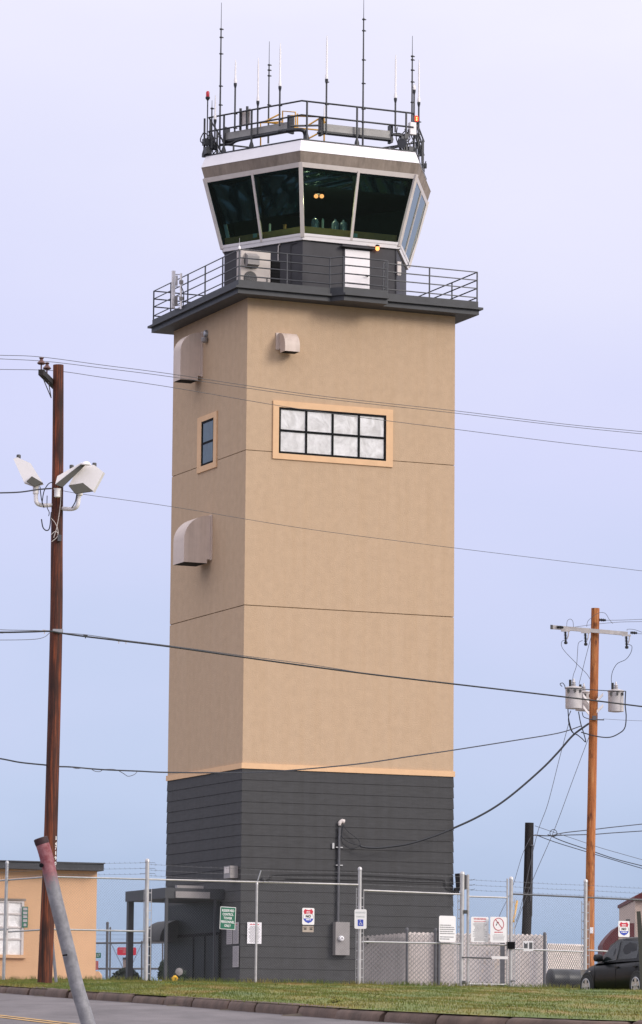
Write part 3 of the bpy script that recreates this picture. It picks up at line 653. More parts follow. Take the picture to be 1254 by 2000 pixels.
# conduits and small boxes on the cab wall
def wz(px, py, off=.03): q = loc(onHW(px, py)); return T(q.x, dv - off, q.z)
mb = MB(); mb.tube([wz(598, 466), wz(640, 472), wz(700, 478), wz(781, 487)], .022, 6); mb.tube([wz(606, 470, .05), wz(660, 476, .05), wz(720, 483, .05)], .014, 6)
mb.tube([wz(773, 487), wz(773, 580)], .012, 6); mb.build('conduit', cabgrey, tw)
def wl(px, py, off=.03): q = onH(0, px, py, SW + off); return q
mb = MB(); mb.tube(curve([wl(543.5, 560), wl(543.5, 490), wl(546, 478), wl(553, 472), wl(588, 464)], 5), .02, 6); mb.build('conduit', whitemetal, tw)
mb = MB(); mb.tube(curve([wl(567, 560), wl(567, 485), wl(571, 477), wl(580, 474)], 5), .014, 6); mb.build('conduit', cabgrey, tw)
p = loc(onHW(717, 478)); mb = MB(); mb.box(lambda a, b, c: T(a, dv - b, c), p.x - .06, p.x + .06, .0, .08, p.z - .04, p.z + .04); mb.build('junction_box', whitemetal, tw)
p = hexp(300, SW + .07, 0); q = onHW(784, 525); mb = MB(); mb.box(frame(V((p.x, p.y, q.z)), A_), -.05, .09, -.04, .04, -.22, .22); mb.box(frame(V((p.x, p.y, q.z)), A_), -.04, .08, -.03, .03, -.25, -.22); mb.build('alarm_box', whitemetal, tw)
# canopy at the entrance -----------------------------------------------------
q1 = onL(437, 1742); CP = 2.1; vq = q1.y
zc = loc(V(ray(323, 1733.5) * 1)).z
def onP(px, py, u): r = ray(px, py); return loc(r * ((O + A_ * u).dot(A_) / r.dot(A_)))
c1 = onP(323, 1733.5, -CP); c2 = onP(323, 1754, -CP); c3 = onP(245, 1740, -CP); vq = c1.y
mb = MB(); mb.box(T, -CP, -.03, vq, c3.y, c2.z, c1.z); cn = mb.build('entrance_canopy', deckgrey, tw)
mb = MB(); mb.box(T, -CP + .35, -.55, vq - .05, vq - .002, c2.z + .02, c2.z + .23); mb.box(T, -CP + .42, -.75, vq + .02, vq + .2, c1.z, c1.z + .09); mb.build('pale_fascia_strip', tangrey, cn)  # paler strips along the front and top edge of the canopy
for (u, v, w_) in ((-CP + .03, vq + .03, .09), (-.36, vq + .03, .07), (-CP + .03, c3.y - .25, .19)):
    mb = MB(); mb.box(T, u, u + w_, v, v + w_, ZB, c2.z + .01); mb.build('canopy_post', deckgrey, cn)
# near-black doorway panel: deep shade under the canopy put into its colour
dg = mat('entrance_shade_black', (.006, .008, .009), .5, spec=.2)
mb = MB(); mb.box(lambda a, b, c: T(-b, a, c), vq + .25, WL - .3, .03, .07, ZB, c2.z - .05); ed = mb.build('entrance_shade_panel', dg, tw)
mb = MB()
for v in (vq + .25, vq + 1.5, vq + 2.53, WL - .37): mb.box(lambda a, b, c: T(-b, a, c), v, v + .07, .071, .09, ZB, 4.15)
mb.box(lambda a, b, c: T(-b, a, c), vq + .25, WL - .3, .072, .088, 4.08, 4.18); mb.build('frame', frameblack, ed)
# barrel awning beyond the canopy
a0 = onP(299, 1832, -.70 - .0); mb = MB(); R0 = .70; vA, vB = c3.y + .3, c3.y + 1.9
zA = at(299, 1832, 130).z; prof = [(0.03, zA), (0.03, zA + R0)] + [(.03 + R0 * math.sin(t), zA + R0 * math.cos(t)) for t in [k * math.pi / 16 for k in range(1, 9)]]
prof = [(b_ * 1.0, z_) for b_, z_ in prof]
mb.prism([T(-b_ - .0, vA, z_) for b_, z_ in prof], B_ * (vB - vA)); mb.build('barrel_awning', siding, tw, ang=30)
mb = MB(); mb.tube([T(-.5, vB - .1, ZB), T(-.5, vB - .1, zA)], .05, 8); mb.build('awning_post', deckgrey, tw)
# security light box at the corner
q = onL(456, 1703); mb = MB(); mb.box(lambda a, b, c: T(-b, a, c), q.y - .45, q.y + .1, .02, .30, q.z - .22, q.z + .18); sl_ = mb.build('security_light', tangrey, tw)
mb = MB(); mb.box(lambda a, b, c: T(-b, a, c), q.y - .38, q.y + .02, .302, .312, q.z - .06, q.z + .14); mb.build('lens', whitemetal, sl_)
# flood light on the far right corner
q = onR(889, 1722, .3)
mb = MB(); Fq = frame(T(WR + .12, -.05, q.z), A_); mb.prism([Fq(-.05, -.3, .28), Fq(.32, -.3, .20), Fq(.30, -.3, -.22), Fq(.0, -.3, -.30)], B_ * .35); mb.box(Fq, -.1, .05, -.1, .05, -.42, -.2); mb.build('corner_flood_light', siding, tw)
# service mast, weather head, cables and meter box
def wr(px, py, off=.05): q = onR(px, py, off); return T(q.x, -off, q.z)
mb = MB(); mb.tube([wr(660, 1802, .09), wr(661.5, 1700, .09), wr(663, 1616, .09)], .045, 10); sm = mb.build('service_mast', darkgalv, tw)
mb = MB(); c = wr(663.5, 1612, .09); mb.tube(curve([c, c + V((0, 0, .07)), c + A_ * .06 + V((0, 0, .14)), c + A_ * .16 + V((0, 0, .13))], 4), [.05] * 3 + [.06] * 6 + [.075] * 4, 10); mb.build('weather_head', whitemetal, sm)
for py in (1690, 1655):
    c = wr(662, py, .05); mb = MB(); mb.box(frame(c, A_), -.12, .12, -.05, .03, -.015, .015); mb.build('strap', galv, sm)
mb = MB(); s_ = wr(672, 1612, .12)
for k, (a, b) in enumerate((((668, 1634), (684, 1646)), ((667, 1642), (684, 1657)), ((680, 1624), (700, 1640)))):
    mb.tube(curve([wr(669 + k, 1612, .14), wr(a[0], a[1], .14), wr(b[0], b[1], .16), wr(704, 1652, .2)], 6), .012, 5)
mb.build('drip_loop', cable, sm)
c = wr(650, 1652, .03); mb = MB(); mb.box(frame(c, A_), -.035, .035, -.05, .03, -.09, .09); mb.build('bracket', galv, tw)
p0, p1 = wr(650, 1801, .02), wr(677, 1866, .02); mb = MB(); a0_, a1_ = loc(p0).x, loc(p1).x
mb.box(lambda a, b, c: T(a, -b, c), a0_, a1_, .03, .26, p1.z, p0.z); mx = mb.build('meter_box', tangrey, tw)
c = wr(665.5, 1833, .26); mb = MB(); mb.lathe(c, -B_, [(.09, 0), (.09, .04), (.08, .10), (.05, .12)], 18); mb.build('meter', signwhite, mx)
mb = MB(); mb.box(frame(c + V((0, 0, .0)), A_), -.03, .03, -.125, -.12, -.01, .03); mb.build('meter_dial', signink, mx)
mb = MB(); mb.tube(curve([wr(514, 1719, .06), wr(528, 1716, .06), wr(546, 1708, .06), wr(700, 1709, .06), wr(868, 1718, .06)], 6), .014, 5); mb.tube([wr(558, 1716, .05), wr(872, 1723, .05)], .012, 5)
mb.tube(curve([wr(868, 1718, .06), wr(874, 1735, .06), wr(888, 1741, .06)], 6), .016, 5); mb.build('wall_cable', siding, tw)
mb = MB(); c = wr(513, 1719, .02); mb.lathe(c, -B_, [(.09, 0), (.07, .1), (.02, .14)], 10); mb.build('cable_gland', siding, tw)
# roof railing ---------------------------------------------------------------
SR = 4.12
zt_ = onH(1, 610, 199, SR).z; zm_ = onH(1, 640, 230, SR).z
mb = MB()
for zz in (zt_, zm_):
    P = hexring(SR, zz); mb.tube(P + [P[0]], .031, 8)
rr_ = mb.build('roof_railing', roofrail, tw, ang=60)
for i, px in ((0, 399), (0, 437), (0, 491), (1, 599), (1, 697), (1, 793)):
    q = onH(i, px, 290, SR); mb = MB(); mb.tube([V((q.x, q.y, 30.6)), V((q.x, q.y, 30.72)), V((q.x, q.y, 30.86)), V((q.x, q.y, zt_))], [.085, .08, .036, .034], 8); mb.build('rail_post', roofrail, rr_)
for i in (2, 3, 4, 5):
    for t in (.08, .5, .92):
        q = lerp(hexp(ANG[i], SR, 0), hexp(ANG[(i + 1) % 6], SR, 0), t); mb = MB(); mb.tube([V((q.x, q.y, 30.6)), V((q.x, q.y, 30.86)), V((q.x, q.y, zt_))], [.085, .036, .034], 8); mb.build('rail_post', roofrail, rr_)
# cable trays inside the railing
traym = mat('tray_grey', (.34, .33, .32), .6, var=.12, scale=5)
def tray(i, pA, pB, s, hh):
    a = onH(i, *pA, s); b = onH(i, *pB, s); Fn = frame(a, b - a); Ln = (V((b.x, b.y, a.z)) - a).length; Fn = frame(a, V((b.x, b.y, a.z)) - a)
    dz = (b.z - a.z) / Ln
    m_ = MB(); up = V((0, 0, 1)); P = [Fn(0, 0, 0), Fn(Ln, 0, 0), Fn(Ln, 0, -hh), Fn(0, 0, -hh)]; m_.prism(P, Fn(0, .22, 0) - Fn(0, 0, 0)); t_ = m_.build('cable_tray', traym, tw)
    m_ = MB(); m_.box(Fn, -.1, Ln + .1, -.02, .24, -hh - .07, -hh - .003); m_.build('tray_rail', roofrail, t_)
    for x_ in (-.05, Ln): m_ = MB(); m_.box(Fn, x_, x_ + .08, -.03, .25, -hh - .15, .22); m_.build('tray_bracket', roofrail, t_)
tray(0, (439, 260), (562, 243), SR - .12, .24); tray(1, (630, 241), (763, 256), SR - .12, .25)
mb = MB(); mb.tube(curve([onH(0, 545, 257, 4.05), onH(0, 570, 254, 4.0), onH(1, 590, 254, 4.0), onH(1, 596, 262, 4.0), onH(1, 596, 275, 4.0)], 5), .07, 8)
mb.tube(curve([onH(0, 430, 283, 4.0), onH(0, 452, 281, 4.0), onH(0, 470, 273, 4.0), onH(0, 560, 256, 4.05)], 5), .05, 8); mb.build('roof_conduit', roofrail, tw, ang=60)
mb = MB(); mb.tube([onH(1, 567, 246, 4.05), onH(1, 625, 245, 4.05)], .035, 8); mb.tube([onH(1, 764, 262, 4.05), onH(1, 790, 266, 4.05)], .05, 8); mb.tube(curve([onH(1, 764, 262, 3.9), onH(1, 780, 261, 3.9), onH(1, 792, 266, 3.9)], 4), .03, 6)
mb.tube([onH(1, 763, 290, 3.9), onH(1, 790, 284, 3.9)], .03, 6); mb.build('roof_pipe', roofrail, tw, ang=60)
q = onH(1, 804, 251, 4.0); mb = MB(); mb.box(frame(q, A_), -.09, .13, -.1, .1, -.22, .2); mb.build('roof_box', white, tw)
# ---------------------------------------------------------------- roof hatch frame (yellow) and roof gear
yr = thing('roof_hatch_guard', 'yellow painted pipe guard rail around the tower roof hatch', 'guard rail', T(CX, CY, 30.6), AZ)
def roofp(px, py, back): # point in a vertical plane parallel to the camera at given extra depth behind near cab corner
    return at(px, py, 129 + back)
mb = MB()
for pts in ([(509, 285), (509, 240), (552, 238)], [(552, 250), (552, 217), (577, 219), (577, 250)], [(581, 222), (581, 250)], [(516, 238), (548, 222)], [(567, 226), (625, 228), (636, 240)], [(633, 230), (633, 275)], [(600, 246), (626, 230)], [(600, 272), (626, 258)], [(570, 249), (622, 254)], [(516, 238), (552, 243)]):
    mb.tube([roofp(x, y, 1.2) for x, y in pts], .028, 6)
mb.build('guard_pipe', yellow, yr, ang=60)
q = roofp(553, 272, 1.0); mb = MB(); mb.box(frame(V((q.x, q.y, 30.63)), A_), -.2, .2, -.15, .15, 0, .14); mb.build('hatch_box', yellow, yr)
# antennas
def antenna(kind, i, px, yb, yj, yt, s, lab, knobs=(), grp=None):
    q = onH(i, px, yb, s); base = V((q.x, q.y, q.z)); r0 = ray(px, yj)
    zj = (r0 * (q.y / r0.y)).z; r1 = ray(px, yt); zt__ = (r1 * (q.y / r1.y)).z
    th = thing('antenna', lab, 'antenna', base, 0, grp)
    mb = MB()
    if kind == 'mast':
        mb.tube([base, V((q.x, q.y, zj))], [.034, .022], 8)
        mb.build('mast', roofrail, th)
        mb = MB(); mb.tube([V((q.x, q.y, zj)), V((q.x, q.y, zt__))], [.012, .008], 6); mb.build('whip', roofrail, th)
    else:
        mb.tube([base, V((q.x, q.y, zj))], .03, 8); mb.lathe(V((q.x, q.y, zj - .16)), V((0, 0, 1)), [(.03, 0), (.055, .1), (.055, .17)], 10); mb.build('mast', roofrail, th)
        mb = MB(); mb.tube([V((q.x, q.y, zj)), V((q.x, q.y, zj + .12)), V((q.x, q.y, zj + .2)), V((q.x, q.y, zt__ - .3)), V((q.x, q.y, zt__))], [.05, .05, .030, .027, .012], 8); mb.build('radome', white, th)
    if knobs:
        for ky in knobs:
            mb = MB(); r_ = ray(px, ky); z_ = (r_ * (q.y / r_.y)).z; mb.lathe(V((q.x, q.y, z_ - .03)), V((0, 0, 1)), [(.03, 0), (.055, .02), (.055, .045), (.03, .065)], 8)
            mb.box(frame(V((q.x, q.y, z_)), A_), 0, .09, -.02, .02, -.015, .015); mb.build('clamp', roofrail, th)
    return th
GA = 'antennas on the cab roof'
antenna('mast', 0, 429, 292, 55, 5, 4.14, 'tall dark segmented whip antenna at the left roof rail', (57, 73, 105, 168, 205), GA)
antenna('mast', 4, 524, 280, 125, 81, 2.2, 'dark two section antenna rising near the roof middle, left of centre', (127, 137, 148, 205), GA)
antenna('mast', 1, 708.5, 284, 35, -2, 4.14, 'tallest dark mast antenna on the right front rail', (38, 60, 117, 163, 213, 239), GA)
antenna('mast', 2, 804.5, 262, 108, 70, 3.9, 'dark thin mast antenna at the right roof corner', (110, 117, 137, 160, 200), GA)
antenna('white', 0, 458.5, 257, 163, 117, 4.14, 'short white tipped antenna, second from the left rail end', (222, 250), GA)
antenna('white', 0, 503, 262, 198, 113, 4.14, 'white rod antenna with low joint on the left rail', (213, 240), GA)
antenna('white', 0, 546, 246, 169, 84, 4.14, 'white rod antenna left of the front roof corner', (206, 234), GA)
antenna('white', 1, 637, 262, 155, 70, 4.14, 'tall white rod antenna right of the front roof corner', (160, 204, 229), GA)
antenna('white', 1, 772, 258, 192, 107, 4.14, 'white rod antenna near the right end of the front rail', (218, 245), GA)
antenna('white', 2, 817.5, 300, 200, 117, 4.14, 'white rod antenna on the far right side rail', (238, 262), GA)
antenna('white', 0, 419.5, 277, 234, 186, 4.3, 'short stubby white antenna at the left rail corner', (), GA)
antenna('white', 4, 633, 281, 250, 206, 2.4, 'small white rod antenna behind the rail at roof centre', (), GA)
antenna('white', 2, 808.5, 262, 176, 171, 3.7, 'thin mast with small white cap at the right roof corner', (), GA)
antenna('mast', 0, 413, 290, 210, 196, 4.2, 'short dark stub antenna beside the left red beacon', (212,), GA)
# obstruction lights
for i, px, yb, yl, lab, lit in ((0, 404.5, 288, 190, 'unlit red obstruction lamp on a stalk at the left rail', 0), (2, 813, 275, 238, 'glowing red obstruction lamp at the right rail', 1)):
    q = onH(i, px, yb, 4.2); r_ = ray(px, yl); z_ = (r_ * (q.y / r_.y)).z; th = thing('obstruction_light', lab, 'warning light', q)
    mb = MB(); mb.tube([q, V((q.x, q.y, z_ - .1))], .022, 6); mb.lathe(V((q.x, q.y, z_ - .12)), V((0, 0, 1)), [(.022, 0), (.08, .08), (.08, .13)], 12); mb.build('stalk', roofrail, th)
    mb = MB(); mb.lathe(V((q.x, q.y, z_ + .01)), V((0, 0, 1)), [(.06, 0), (.062, .05), (.062, .16), (.04, .20)], 14); mb.build('red_lens', redglow if lit else redlens, th)
    if lit:
        mb = MB()
        for k in (.06, .13): mb.lathe(V((q.x + .01, q.y - .055, z_ + k - .02)), V((0, 0, 1)), [(.012, 0), (.02, .015), (.012, .03)], 8)
        mb.build('filament', orangeglow, th)
# loudspeaker clusters / junction gear at both ends of the roof
rng2 = random.Random(4)
for i, px, py, lab, dx in ((0, 413, 283, 'tangle of cable glands and dark junction gear at the left roof corner', 0), (1, 796, 279, 'dark horn and junction gear at the right roof corner', 1)):
    q = onH(i, px, py, 3.95); th = thing('junction_gear', lab, 'junction gear', V((q.x, q.y, 30.62)), AZ); base = V((q.x, q.y, 30.62)); Fn = frame(base, A_)
    for k in range(5): mb = MB(); a = rng2.uniform(-.25, .2); b = rng2.uniform(-.15, .15); c = rng2.uniform(.05, .5); s_ = rng2.uniform(.05, .11); mb.box(Fn, a - s_, a + s_, b - s_, b + s_, c - s_, c + s_ * 1.3); mb.build('junction_box', roofrail if not dx else railgrey, th)
    mb = MB()
    for k in range(9):
        a = rng2.uniform(-.3, .25); P = [Fn(a, rng2.uniform(-.1, .1), 0)] + [Fn(a + rng2.uniform(-.2, .2), rng2.uniform(-.1, .1), h_) for h_ in (.25, .5, .8)]; mb.tube(curve(P, 4), .02, 5)
    mb.build('cable_run', roofrail, th, ang=60)
    if dx: mb = MB(); c = Fn(-.2, -.15, .22); mb.lathe(c, V((-.3, -1, -.1)), [(.06, 0), (.10, .1), (.17, .26)], 14); mb.build('horn', railgrey, th)
# dark panels on left rail (antenna pair)
q = onH(0, 471, 225, 4.0); th = thing('panel_antenna', 'pair of dark upright bars with white panel on left roof rail', 'antenna', V((q.x, q.y, 30.9)), AZ)
mb = MB()
for px, a, b in ((469.5, 212, 254), (482.5, 208, 252)):
    p0, p1 = onH(0, px, a, 4.0), onH(0, px, b, 4.0); mb.tube([p1, V((p1.x, p1.y, p0.z))], .045, 8)
mb.build('upright_bar', roofrail, th)
mb = MB(); p0, p1 = onH(0, 472, 220, 3.97), onH(0, 489, 242, 3.97); mb.prism([p0, V((p1.x, p1.y, p0.z + .1)), V((p1.x, p1.y, p1.z)), V((p0.x, p0.y, p1.z))], B_ * .03); mb.build('panel', whitemetal, th)
# camera bracket hanging at right roof edge, cable down the right side
p = hexp(0, 4.3, 0); q0 = at(820, 268, 131); pts = [at(825, 280, 131), at(825, 325, 131), at(829, 326, 131)]
th = thing('roof_camera', 'small dark camera on a drop pole off the right roof edge', 'camera', pts[1])
mb = MB(); mb.tube([at(814, 240, 131), at(818, 262, 131), at(824, 280, 131), at(824.5, 323, 131)], .03, 8); mb.tube([at(814, 262, 131), at(824, 303, 131)], .035, 6); mb.tube([at(813, 280, 131), at(822, 304, 131)], .03, 6); mb.build('pole', roofrail, th)
mb = MB(); c = at(829.5, 324, 131); mb.box(frame(c, V((1, 0, 0))), -.04, .07, -.1, .1, -.07, .07); mb.tube([c, c + V((.04, 0, .16))], .02, 6); mb.tube([c, c + V((-.01, 0, -.22))], .012, 6); mb.tube([at(824.5, 324, 131), c], .015, 6); mb.build('camera_body', roofrail, th)
mb = MB(); mb.tube([at(831.5, 400, 131), at(814, 468, 130.5), at(796, 520, 130)], .012, 5); tag(mb.build('stay_cable', wireg), 'thin stay cable down the right edge of the cab', 'cable')
# ---------------------------------------------------------------- condenser unit on the deck
a0 = onR(470.5, 540, -.05); a1 = onR(528, 540, -.05); zt2 = onR(505, 491, -.05).z
ac = thing('condenser_unit', 'cream two fan condenser unit behind the deck corner rail', 'air conditioner', T(a0.x, 0.3, 25.35), AZ)
Fa = lambda a, b, c: T(a0.x + a, .05 + b, 25.35 + c)
Wd = a1.x - a0.x; Ht = zt2 - 25.35
mb = MB(); mb.box(Fa, 0, Wd, 0, .38, .06, Ht); mb.box(Fa, .05, .2, .05, .33, 0, .06); mb.box(Fa, Wd - .2, Wd - .05, .05, .33, 0, .06); mb.box(Fa, -.01, Wd + .01, -.01, .39, Ht, Ht + .03); mb.build('casing', acbeige, ac)
for zc_ in (.42, .98):
    if zc_ > Ht - .2: continue
    mb = MB(); mb.lathe(Fa(.34, -.002, zc_ * Ht / 1.35), -B_, [(.24, 0), (.24, .012), (.20, .03), (.03, .035)], 24); g_ = mb.build('fan_grille', acdark, ac)
    mb = MB(); 
    for k in range(1, 5): 
        rr__ = .05 * k; c_ = Fa(.34, -.04, zc_ * Ht / 1.35); mb.tube([c_ + A_ * rr__ * math.cos(t) + V((0, 0, 1)) * rr__ * math.sin(t) for t in [j * math.pi / 10 for j in range(21)]], .004, 4)
    mb.build('grille_ring', tangrey, g_)
mb = MB(); zc_ = 1.02 * Ht / 1.35
mb.prism([Fa(.14, -.01, zc_ + .24), Fa(.14, -.26, zc_ + .10), Fa(.14, -.26, zc_ - .18), Fa(.14, -.01, zc_ - .26)], A_ * .42); mb.build('wind_baffle', tangrey, ac)
mb = MB(); mb.box(Fa, Wd - .14, Wd - .10, -.012, 0, .34, .48); mb.build('label_slot', acdark, ac)
# tall dark louvre cabinet beside it
b0_ = onR(530, 530, -.2); b1__ = onR(547, 530, -.2)
mb = MB(); mb.box(T, b0_.x, b1__.x, .2, .36, 25.35, 26.5)
for k in range(9): mb.box(T, b0_.x + .01, b1__.x - .01, .185, .2, 25.5 + k * .11, 25.55 + k * .11)
tag(mb.build('louvre_cabinet', frameblack), 'tall black louvred cabinet right of the condenser unit', 'cabinet')
# white microwave / panel antenna cluster on the left rail
U_ = U0 + .05
def lp(px, py, o=.62): q = onL(px, py, o); return T(-o, q.y, q.z)
th = thing('antenna_cluster', 'white panel antennas clamped to the left deck rail', 'antenna', lp(345, 605), AZ)
mb = MB(); mb.tube([lp(353.5, 604), lp(353.5, 534)], .04, 8); mb.build('mount_pole', white, th)
for (x, y0, y1, w_, m_) in ((338.5, 527, 604, .055, white), (344, 538, 558, .045, galvbright), (343, 579, 597, .06, tangrey)):
    mb = MB(); mb.box(frame(lp(x, (y0 + y1) / 2, .72), A_), -w_, w_, -.04, .04, -(y1 - y0) / 118, (y1 - y0) / 118); mb.build('antenna_panel', m_, th)
mb = MB()
for y in (536, 560, 579, 597, 603): mb.tube([lp(339, y), lp(354, y)], .015, 6)
for y in (551, 583): mb.box(frame(lp(354, y), A_), -.06, .06, -.05, .05, -.06, .06)
mb.build('bracket', tangrey, th)
mb = MB(); mb.tube(curve([lp(357, 600), lp(359, 585), lp(358, 570), lp(354, 560)], 5), .018, 6); mb.build('cable_loop', cable, th)
# little pieces of rope on the corner post
q = T(U0 + .05, V0 + .05, 26.66); mb = MB(); mb.lathe(q - V((0, 0, .1)), V((0, 0, 1)), [(.02, 0), (.05, .03), (.04, .1), (.02, .14)], 8); mb.tube([q, q + V((0, 0, .3))], .005, 4); tag(mb.build('mini_antenna', white), 'tiny white stub antenna atop the deck corner post', 'antenna')
# ---------------------------------------------------------------- poles
def pole(name, label, pts, Y, rad, m, n=14, Yl=None):
    P = [at(x, y, Y if Yl is None else lerp(Y, Yl, i / (len(pts) - 1))) for i, (x, y) in enumerate(pts)]
    th = thing(name, label, 'utility pole', P[-1]); C_ = curve(P, 6); rs = []
    for i in range(len(C_)): rs.append(lerp(rad[0], rad[1], i / (len(C_) - 1)))
    mb = MB(); mb.tube(C_[::-1], rs[::-1], n); mb.build('shaft', m, th, ang=50); return th
YP = 88.
lp_ = pole('utility_pole', 'dark reddish wooden utility pole carrying white flood lights at the left', [(114, 713), (113, 900), (111, 1060), (109.5, 1240), (100, 1600), (94, 1760), (87, 1924)], YP, (.122, .168), woodred)
mb = MB(); mb.tube(curve([at(112, 1045, YP - .17), at(112, 1060, YP - .17)], 2), .0, 4)
mb = MB(); c = at(116.5, 1051, YP - .15); mb.box(frame(c, V((1, 0, 0))), -.04, .04, -.06, .02, -.07, .07); mb.build('terminal_box', darkgalv, lp_)
mb = MB(); mb.box(frame(at(112, 1232, YP - .15), V((1, 0, 0))), -.10, .13, -.06, .0, -.035, .035); mb.build('cable_bracket', galv, lp_)
mb = MB(); c = at(100, 737, YP - .2); mb.add([], [])
p0, p1 = at(80, 727, YP - 1.3), at(113, 760, YP + .9); d_ = (p1 - p0).normalized(); mb.box(frame(p0, d_), 0, (p1 - p0).length, -.06, .06, -.06, .065); mb.build('crossarm', woodblack, lp_)
mb = MB()
for (x0, y0, x1, y1) in ((85, 741, 100, 777), (95, 747, 100, 777)): mb.tube([at(x0, y0, YP - .9), at(x1, y1, YP - .13)], .012, 5)
mb.build('arm_brace', darkgalv, lp_)
for x, y, Yi in ((81, 699, YP - 1.25), (92, 709, YP - .6)):
    c = at(x, y, Yi); mb = MB(); mb.lathe(c, V((0, 0, -1)), [(.02, -.02), (.06, .0), (.035, .03), (.045, .06), (.10, .12), (.07, .15), (.018, .16), (.015, .30)], 12); mb.build('insulator', ceram, lp_)
# painted digits running down the pole
mb = MB(); s_ = '1471901'; ys = [1637, 1648, 1656, 1666, 1676, 1686.5, 1696]
for ch, y in zip(s_, ys):
    x = lerp(109.2, 107.6, (y - 1637) / 60); c = at(x, y, YP - .08); dd = V((1, .55, 0)).normalized(); text_into(mb, ch, frame(c, dd), w=.045 if ch != '1' else .02, h=.085, y=-.012, bold=.02)
mb.build('pole_number', signwhite, lp_, smooth=False)
# flood lights
platem = mat('flood_base', (.10, .095, .08), .7)
def flood(label, hull, plate, Yh, Yp, elbow, capxy, tdir):
    th = thing('flood_light', label, 'flood light', at(*plate[0], Yp))
    mb = MB(); n_ = len(hull); d0 = V(tdir)
    front = [at(x, y, Yh) for x, y in hull]; c = sum(front, V((0, 0, 0))) / n_
    back = [c + (p - c) * .72 + d0 for p in front]; mid = [c + (p - c) * 1.0 + d0 * .5 for p in front]
    fs = [tuple(range(n_)), tuple(range(2 * n_, 3 * n_))[::-1]]
    for k in (0, 1):
        fs += [(k * n_ + i, k * n_ + (i + 1) % n_, (k + 1) * n_ + (i + 1) % n_, (k + 1) * n_ + i) for i in range(n_)]
    mb.add(front + mid + back, fs); mb.build('housing', white, th, smooth=False)
    mb = MB(); mb.prism([at(x, y, Yp) for x, y in plate], V((0, .02, -.01))); mb.build('base_plate', platem, th, smooth=False)
    mb = MB(); mb.tube(curve([at(*p) for p in elbow], 5), .048, 10); mb.lathe(at(*elbow[-1]) - V((0, 0, .18)), V((0, 0, 1)), [(.05, 0), (.068, .01), (.068, .16), (.09, .2)], 12); mb.build('mount_arm', white, th)
    mb = MB(); c = at(capxy[0], capxy[1], Yh + .15); mb.lathe(c - V((0, 0, .05)), V((0, 0, 1)), [(.045, 0), (.05, .02), (.05, .07), (.04, .085)], 12); mb.build('photocell', acdark, th)
    return th
flood('white flood light head left of the pole, tilted up and left', [(26, 896), (34, 893), (60, 905), (84, 944), (66, 949), (47, 942)], [(52, 940), (62, 930), (84, 943), (67, 950)], YP - .35, YP - .42, [(108, 986, YP), (84, 987, YP - .1), (72, 982, YP - .2), (70, 968, YP - .2), (70, 950, YP - .2)], (36.5, 891), (0, .42, 0))
flood('white flood light head furthest right, showing its grey square underside', [(135, 947), (148, 922), (160, 908), (184, 908), (202, 922), (182, 960), (160, 944)], [(134, 948), (162, 943), (182, 959), (147, 964)], YP - .3, YP - .52, [(118, 993, YP), (140, 994, YP - .2), (151, 988, YP - .3), (154, 970, YP - .3), (156, 953, YP - .3)], (184.5, 907), (.05, .46, 0))
flood('middle flood light seen edge on against the pole', [(108, 945), (112, 930), (136, 916), (158, 904), (165, 906), (150, 921), (140, 932), (121, 950)], [(108, 946), (160, 905), (166, 908), (122, 951)], YP - .45, YP - .47, [(112, 965, YP), (112, 962, YP - .3), (112, 958, YP - .4), (112, 956, YP - .4)], (140, 911), (.02, .30, .05))
mb = MB(); c = at(168, 905.5, YP - .5); mb.lathe(c - V((0, 0, .03)), V((0, 0, 1)), [(.11, 0), (.10, .03), (.06, .07), (.01, .08)], 14); tag(mb.build('sensor_cap', white), 'small white domed cap over the middle flood light tip', 'sensor')
# loose wires on the pole
def wire(label, pts, Y0, Y1, r=.010, m=None, name='power_line', nseg=6, cat='wire', build=True):
    x0, x1 = pts[0][0], pts[-1][0]
    L_ = [0]
    for a, b in zip(pts, pts[1:]): L_.append(L_[-1] + math.hypot(b[0] - a[0], b[1] - a[1]))
    P = []
    for (x, y), l in zip(pts, L_):
        t = l / L_[-1]; iy = (1 - t) / Y0 + t / Y1; P.append(at(x, y, 1 / iy))
    if pts[0][0] < -50: P.insert(0, P[0] + (P[0] - P[1]).normalized() * 9)
    if pts[-1][0] > 1300: P.append(P[-1] + (P[-1] - P[-2]).normalized() * 9)
    mb = MB(); mb.tube(curve(P, nseg), r, 5)
    if not build: return mb
    return tag(mb.build(name, m or wireg, ang=60), label, cat)
for lab, pts, rr__, m_, dy_ in (
  ('black cable bridging the left flood light to the pole', [(82, 985), (86, 960), (95, 945), (104, 942)], .012, cable, .25),
  ('short black cable down the left flood light arm', [(78, 950), (81, 975), (86, 992)], .012, cable, .25),
  ('black cable dropping beside the pole under the flood lights', [(92, 968), (92, 990), (96, 1000), (95, 1008)], .01, cable, .25),
  ('hanging U shaped loop of black cable left of the pole', [(100, 1000), (97, 1030), (91, 1036), (84, 1030), (81, 1014)], .014, cable, .25),
  ('black cable on the arm of the right flood light', [(150, 965), (147, 980), (140, 992)], .014, cable, .35),
  ('long pale wire hanging down the face of the left pole', [(119, 955), (118, 985), (112, 1025), (105, 1050)], .008, whitemetal, .2),
  ('pale twisted wire crossing the left pole below the lights', [(99, 1011), (108, 1022), (113, 1035), (112, 1048), (101, 1058)], .008, whitemetal, .2),
  ('short pale wire curl beside the pole terminal box', [(100, 1044), (108, 1038), (114, 1042)], .008, whitemetal, .2)):
    wire(lab, pts, YP - dy_, YP - dy_, rr__, m_, 'loose_cable', cat='cable')
GW = 'thin overhead wires crossing in front of the tower'
